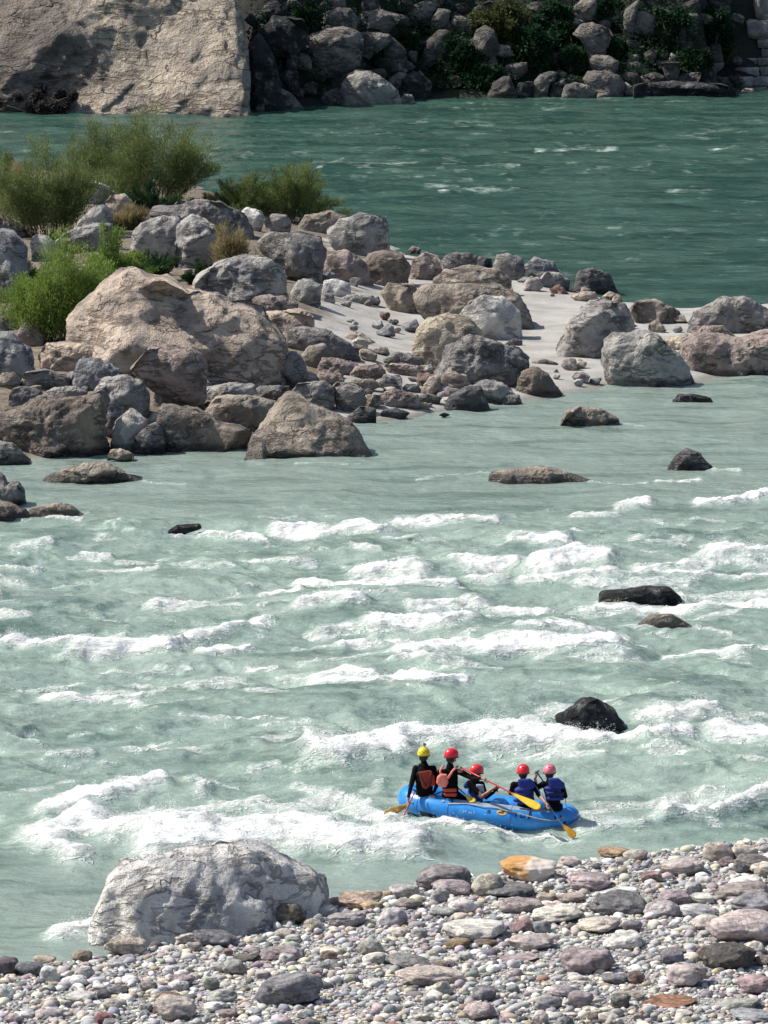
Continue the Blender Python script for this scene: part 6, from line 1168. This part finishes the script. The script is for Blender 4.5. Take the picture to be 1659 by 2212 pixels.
# third person, facing right in the bottom of the raft
hd = J(1029, 1668, .55); shd = Vector((.8, .2, -.55))
o, B, T = body('person in red helmet and light blue vest sitting low and facing right', hd, (1, .45, -.1), J(1029, 1687, .55), J(1028, 1708, .55), J(1022, 1742, .55), J(1014, 1692, .40), J(1040, 1694, .68),
    [(J(1041, 1722, .30), J(1062, 1706, .32), J(1073, 1699, .34), shd, 1), (J(1050, 1722, .85), J(1066, 1712, .7), J(1072, 1704, .6), shd, 1)],
    [(J(1062, 1738, .30), J(1074, 1768, .40), J(1086, 1770, .42)), (J(1064, 1736, .80), J(1076, 1766, .85), J(1088, 1768, .87))], [(J(1036, 1714, .33), J(1041, 1722, .30), .055), (J(1041, 1722, .30), J(1062, 1706, .32), .09), (J(1062, 1706, .32), J(1075, 1698, .34), .07)], M_skin)
helmet(o, hd, B, simple('coral_helmet_shell', (.68, .04, .05), .32, .08))
vest(o, T, J(1028, 1711, .55), J(1023, 1740, .55), .155, M_lblue, 2, .15)
pad(o, 'jersey_panel', [(1028, 1694), (1044, 1694), (1047, 1712), (1031, 1713)], Yof(1037) + .42, .07, M_jersey, 4)
pad(o, 'shoulder_cushion', [(1004, 1688), (1013, 1690), (1014, 1703), (1004, 1704), (1000, 1697)], Yof(1008) + .40, .10, M_lblue, 3)
paddle('paddle with red neck and yellow blade tip lying inside the raft', J(1076, 1696, .40), J(1006, 1716, .12), J(1024, 1731, -.02), M_pred, M_by, .06, (0, -1, .3), False) if False else None
paddle('short red and yellow paddle resting on the raft edge between two people', J(985, 1698, .35), J(1004, 1715, .10), J(1025, 1733, -.05), M_pred, M_by, .065, (.2, -1, .6), False)
# fourth person, blue vest, red helmet, back to the bank
hd = J(1130, 1668, .10); s4 = (J(1216, 1783, -.55) - J(1184, 1741, -.32)).normalized()
o, B, T = body('person in blue life vest and bright red helmet seen from behind', hd, (-.05, 1, 0), J(1130, 1687, .10), J(1132, 1708, .10), J(1136, 1741, .12), J(1110, 1695, .06), J(1153, 1695, .08),
    [(J(1104, 1713, .22), J(1118, 1714, .45), J(1128, 1706, .50), (0, 0, 1), 1), (J(1164, 1717, -.02), J(1178, 1733, -.26), J(1185, 1742, -.33), s4, 1)],
    [(J(1118, 1752, .62), J(1118, 1778, .72), J(1118, 1778, .9)), (J(1152, 1752, .62), J(1152, 1778, .72), J(1152, 1778, .9))], [(J(1171, 1724, -.14), J(1186, 1743, -.33), .058)], M_skin)
helmet(o, hd, B, simple('bright_red_helmet_shell', (.74, .02, .035), .3, .08), marks=True)
vest(o, T, J(1132, 1710, .10), J(1136, 1738, .12), .185, M_vblue, 3, .155)
pad(o, 'collar_cushion', [(1118, 1683), (1145, 1681), (1156, 1690), (1155, 1703), (1140, 1707), (1120, 1700)], Yof(1137) - .08, .09, M_vblue, 3); pad(o, 'vest_band', [(1112, 1713), (1148, 1717), (1147, 1724), (1112, 1721)], Yof(1130) - .06, .07, M_vnavy, 4); pad(o, 'vest_band', [(1108, 1725), (1150, 1729), (1149, 1735), (1108, 1732)], Yof(1130) - .05, .07, M_vblue, 4)
paddle('paddle with steel blue shaft and orange blade dipping at the right end', J(1151, 1690, .05), J(1214, 1780, -.50), J(1243, 1808, -.60), M_pblue, M_borange, .075, (.1, -1, .2), False)
# fifth person, pink helmet
hd = J(1187, 1668, .18); s5 = Vector((.45, .2, -.8))
o, B, T = body('person in blue life vest and faded pink helmet with one hand raised', hd, (0, 1, 0), J(1187, 1686, .16), J(1193, 1708, .14), J(1196, 1742, .14), J(1174, 1694, .12), J(1213, 1697, .12),
    [(J(1159, 1702, .20), J(1156, 1683, .26), J(1159, 1670, .28), s5, -1), (J(1221, 1720, .28), J(1212, 1722, .5), J(1202, 1718, .56), s5, 1)],
    [(J(1184, 1752, .66), J(1184, 1780, .74), J(1184, 1780, .9)), (J(1210, 1754, .66), J(1210, 1782, .74), J(1210, 1782, .9))], [(J(1157, 1689, .24), J(1160, 1667, .28), .065)], M_skin2)
helmet(o, hd, B, simple('faded_pink_helmet_shell', (.66, .16, .22), .4, .12), marks=True)
vest(o, T, J(1194, 1710, .14), J(1197, 1730, .14), .172, M_vblue, 3, .155)
pad(o, 'collar_cushion', [(1184, 1680), (1206, 1680), (1220, 1692), (1221, 1703), (1208, 1705), (1186, 1702)], Yof(1203) - .04, .10, M_vblue, 3); pad(o, 'vest_band', [(1181, 1711), (1219, 1711), (1219, 1719), (1181, 1719)], Yof(1200) - .03, .08, M_vnavy, 4); pad(o, 'vest_band', [(1181, 1722), (1219, 1722), (1218, 1729), (1181, 1729)], Yof(1200) - .03, .08, M_vblue, 4)
strap(o, 'loose_strap', [J(1221, 1722, .0), J(1222, 1735, -.02), J(1224, 1750, -.02)], .006, M_vnavy)
paddle('paddle with blue shaft held upright between the two right paddlers', J(1160, 1668, .28), J(1196, 1722, .66), J(1225, 1760, .95), M_pblue, M_borange, .075, (.1, -1, .2), True)
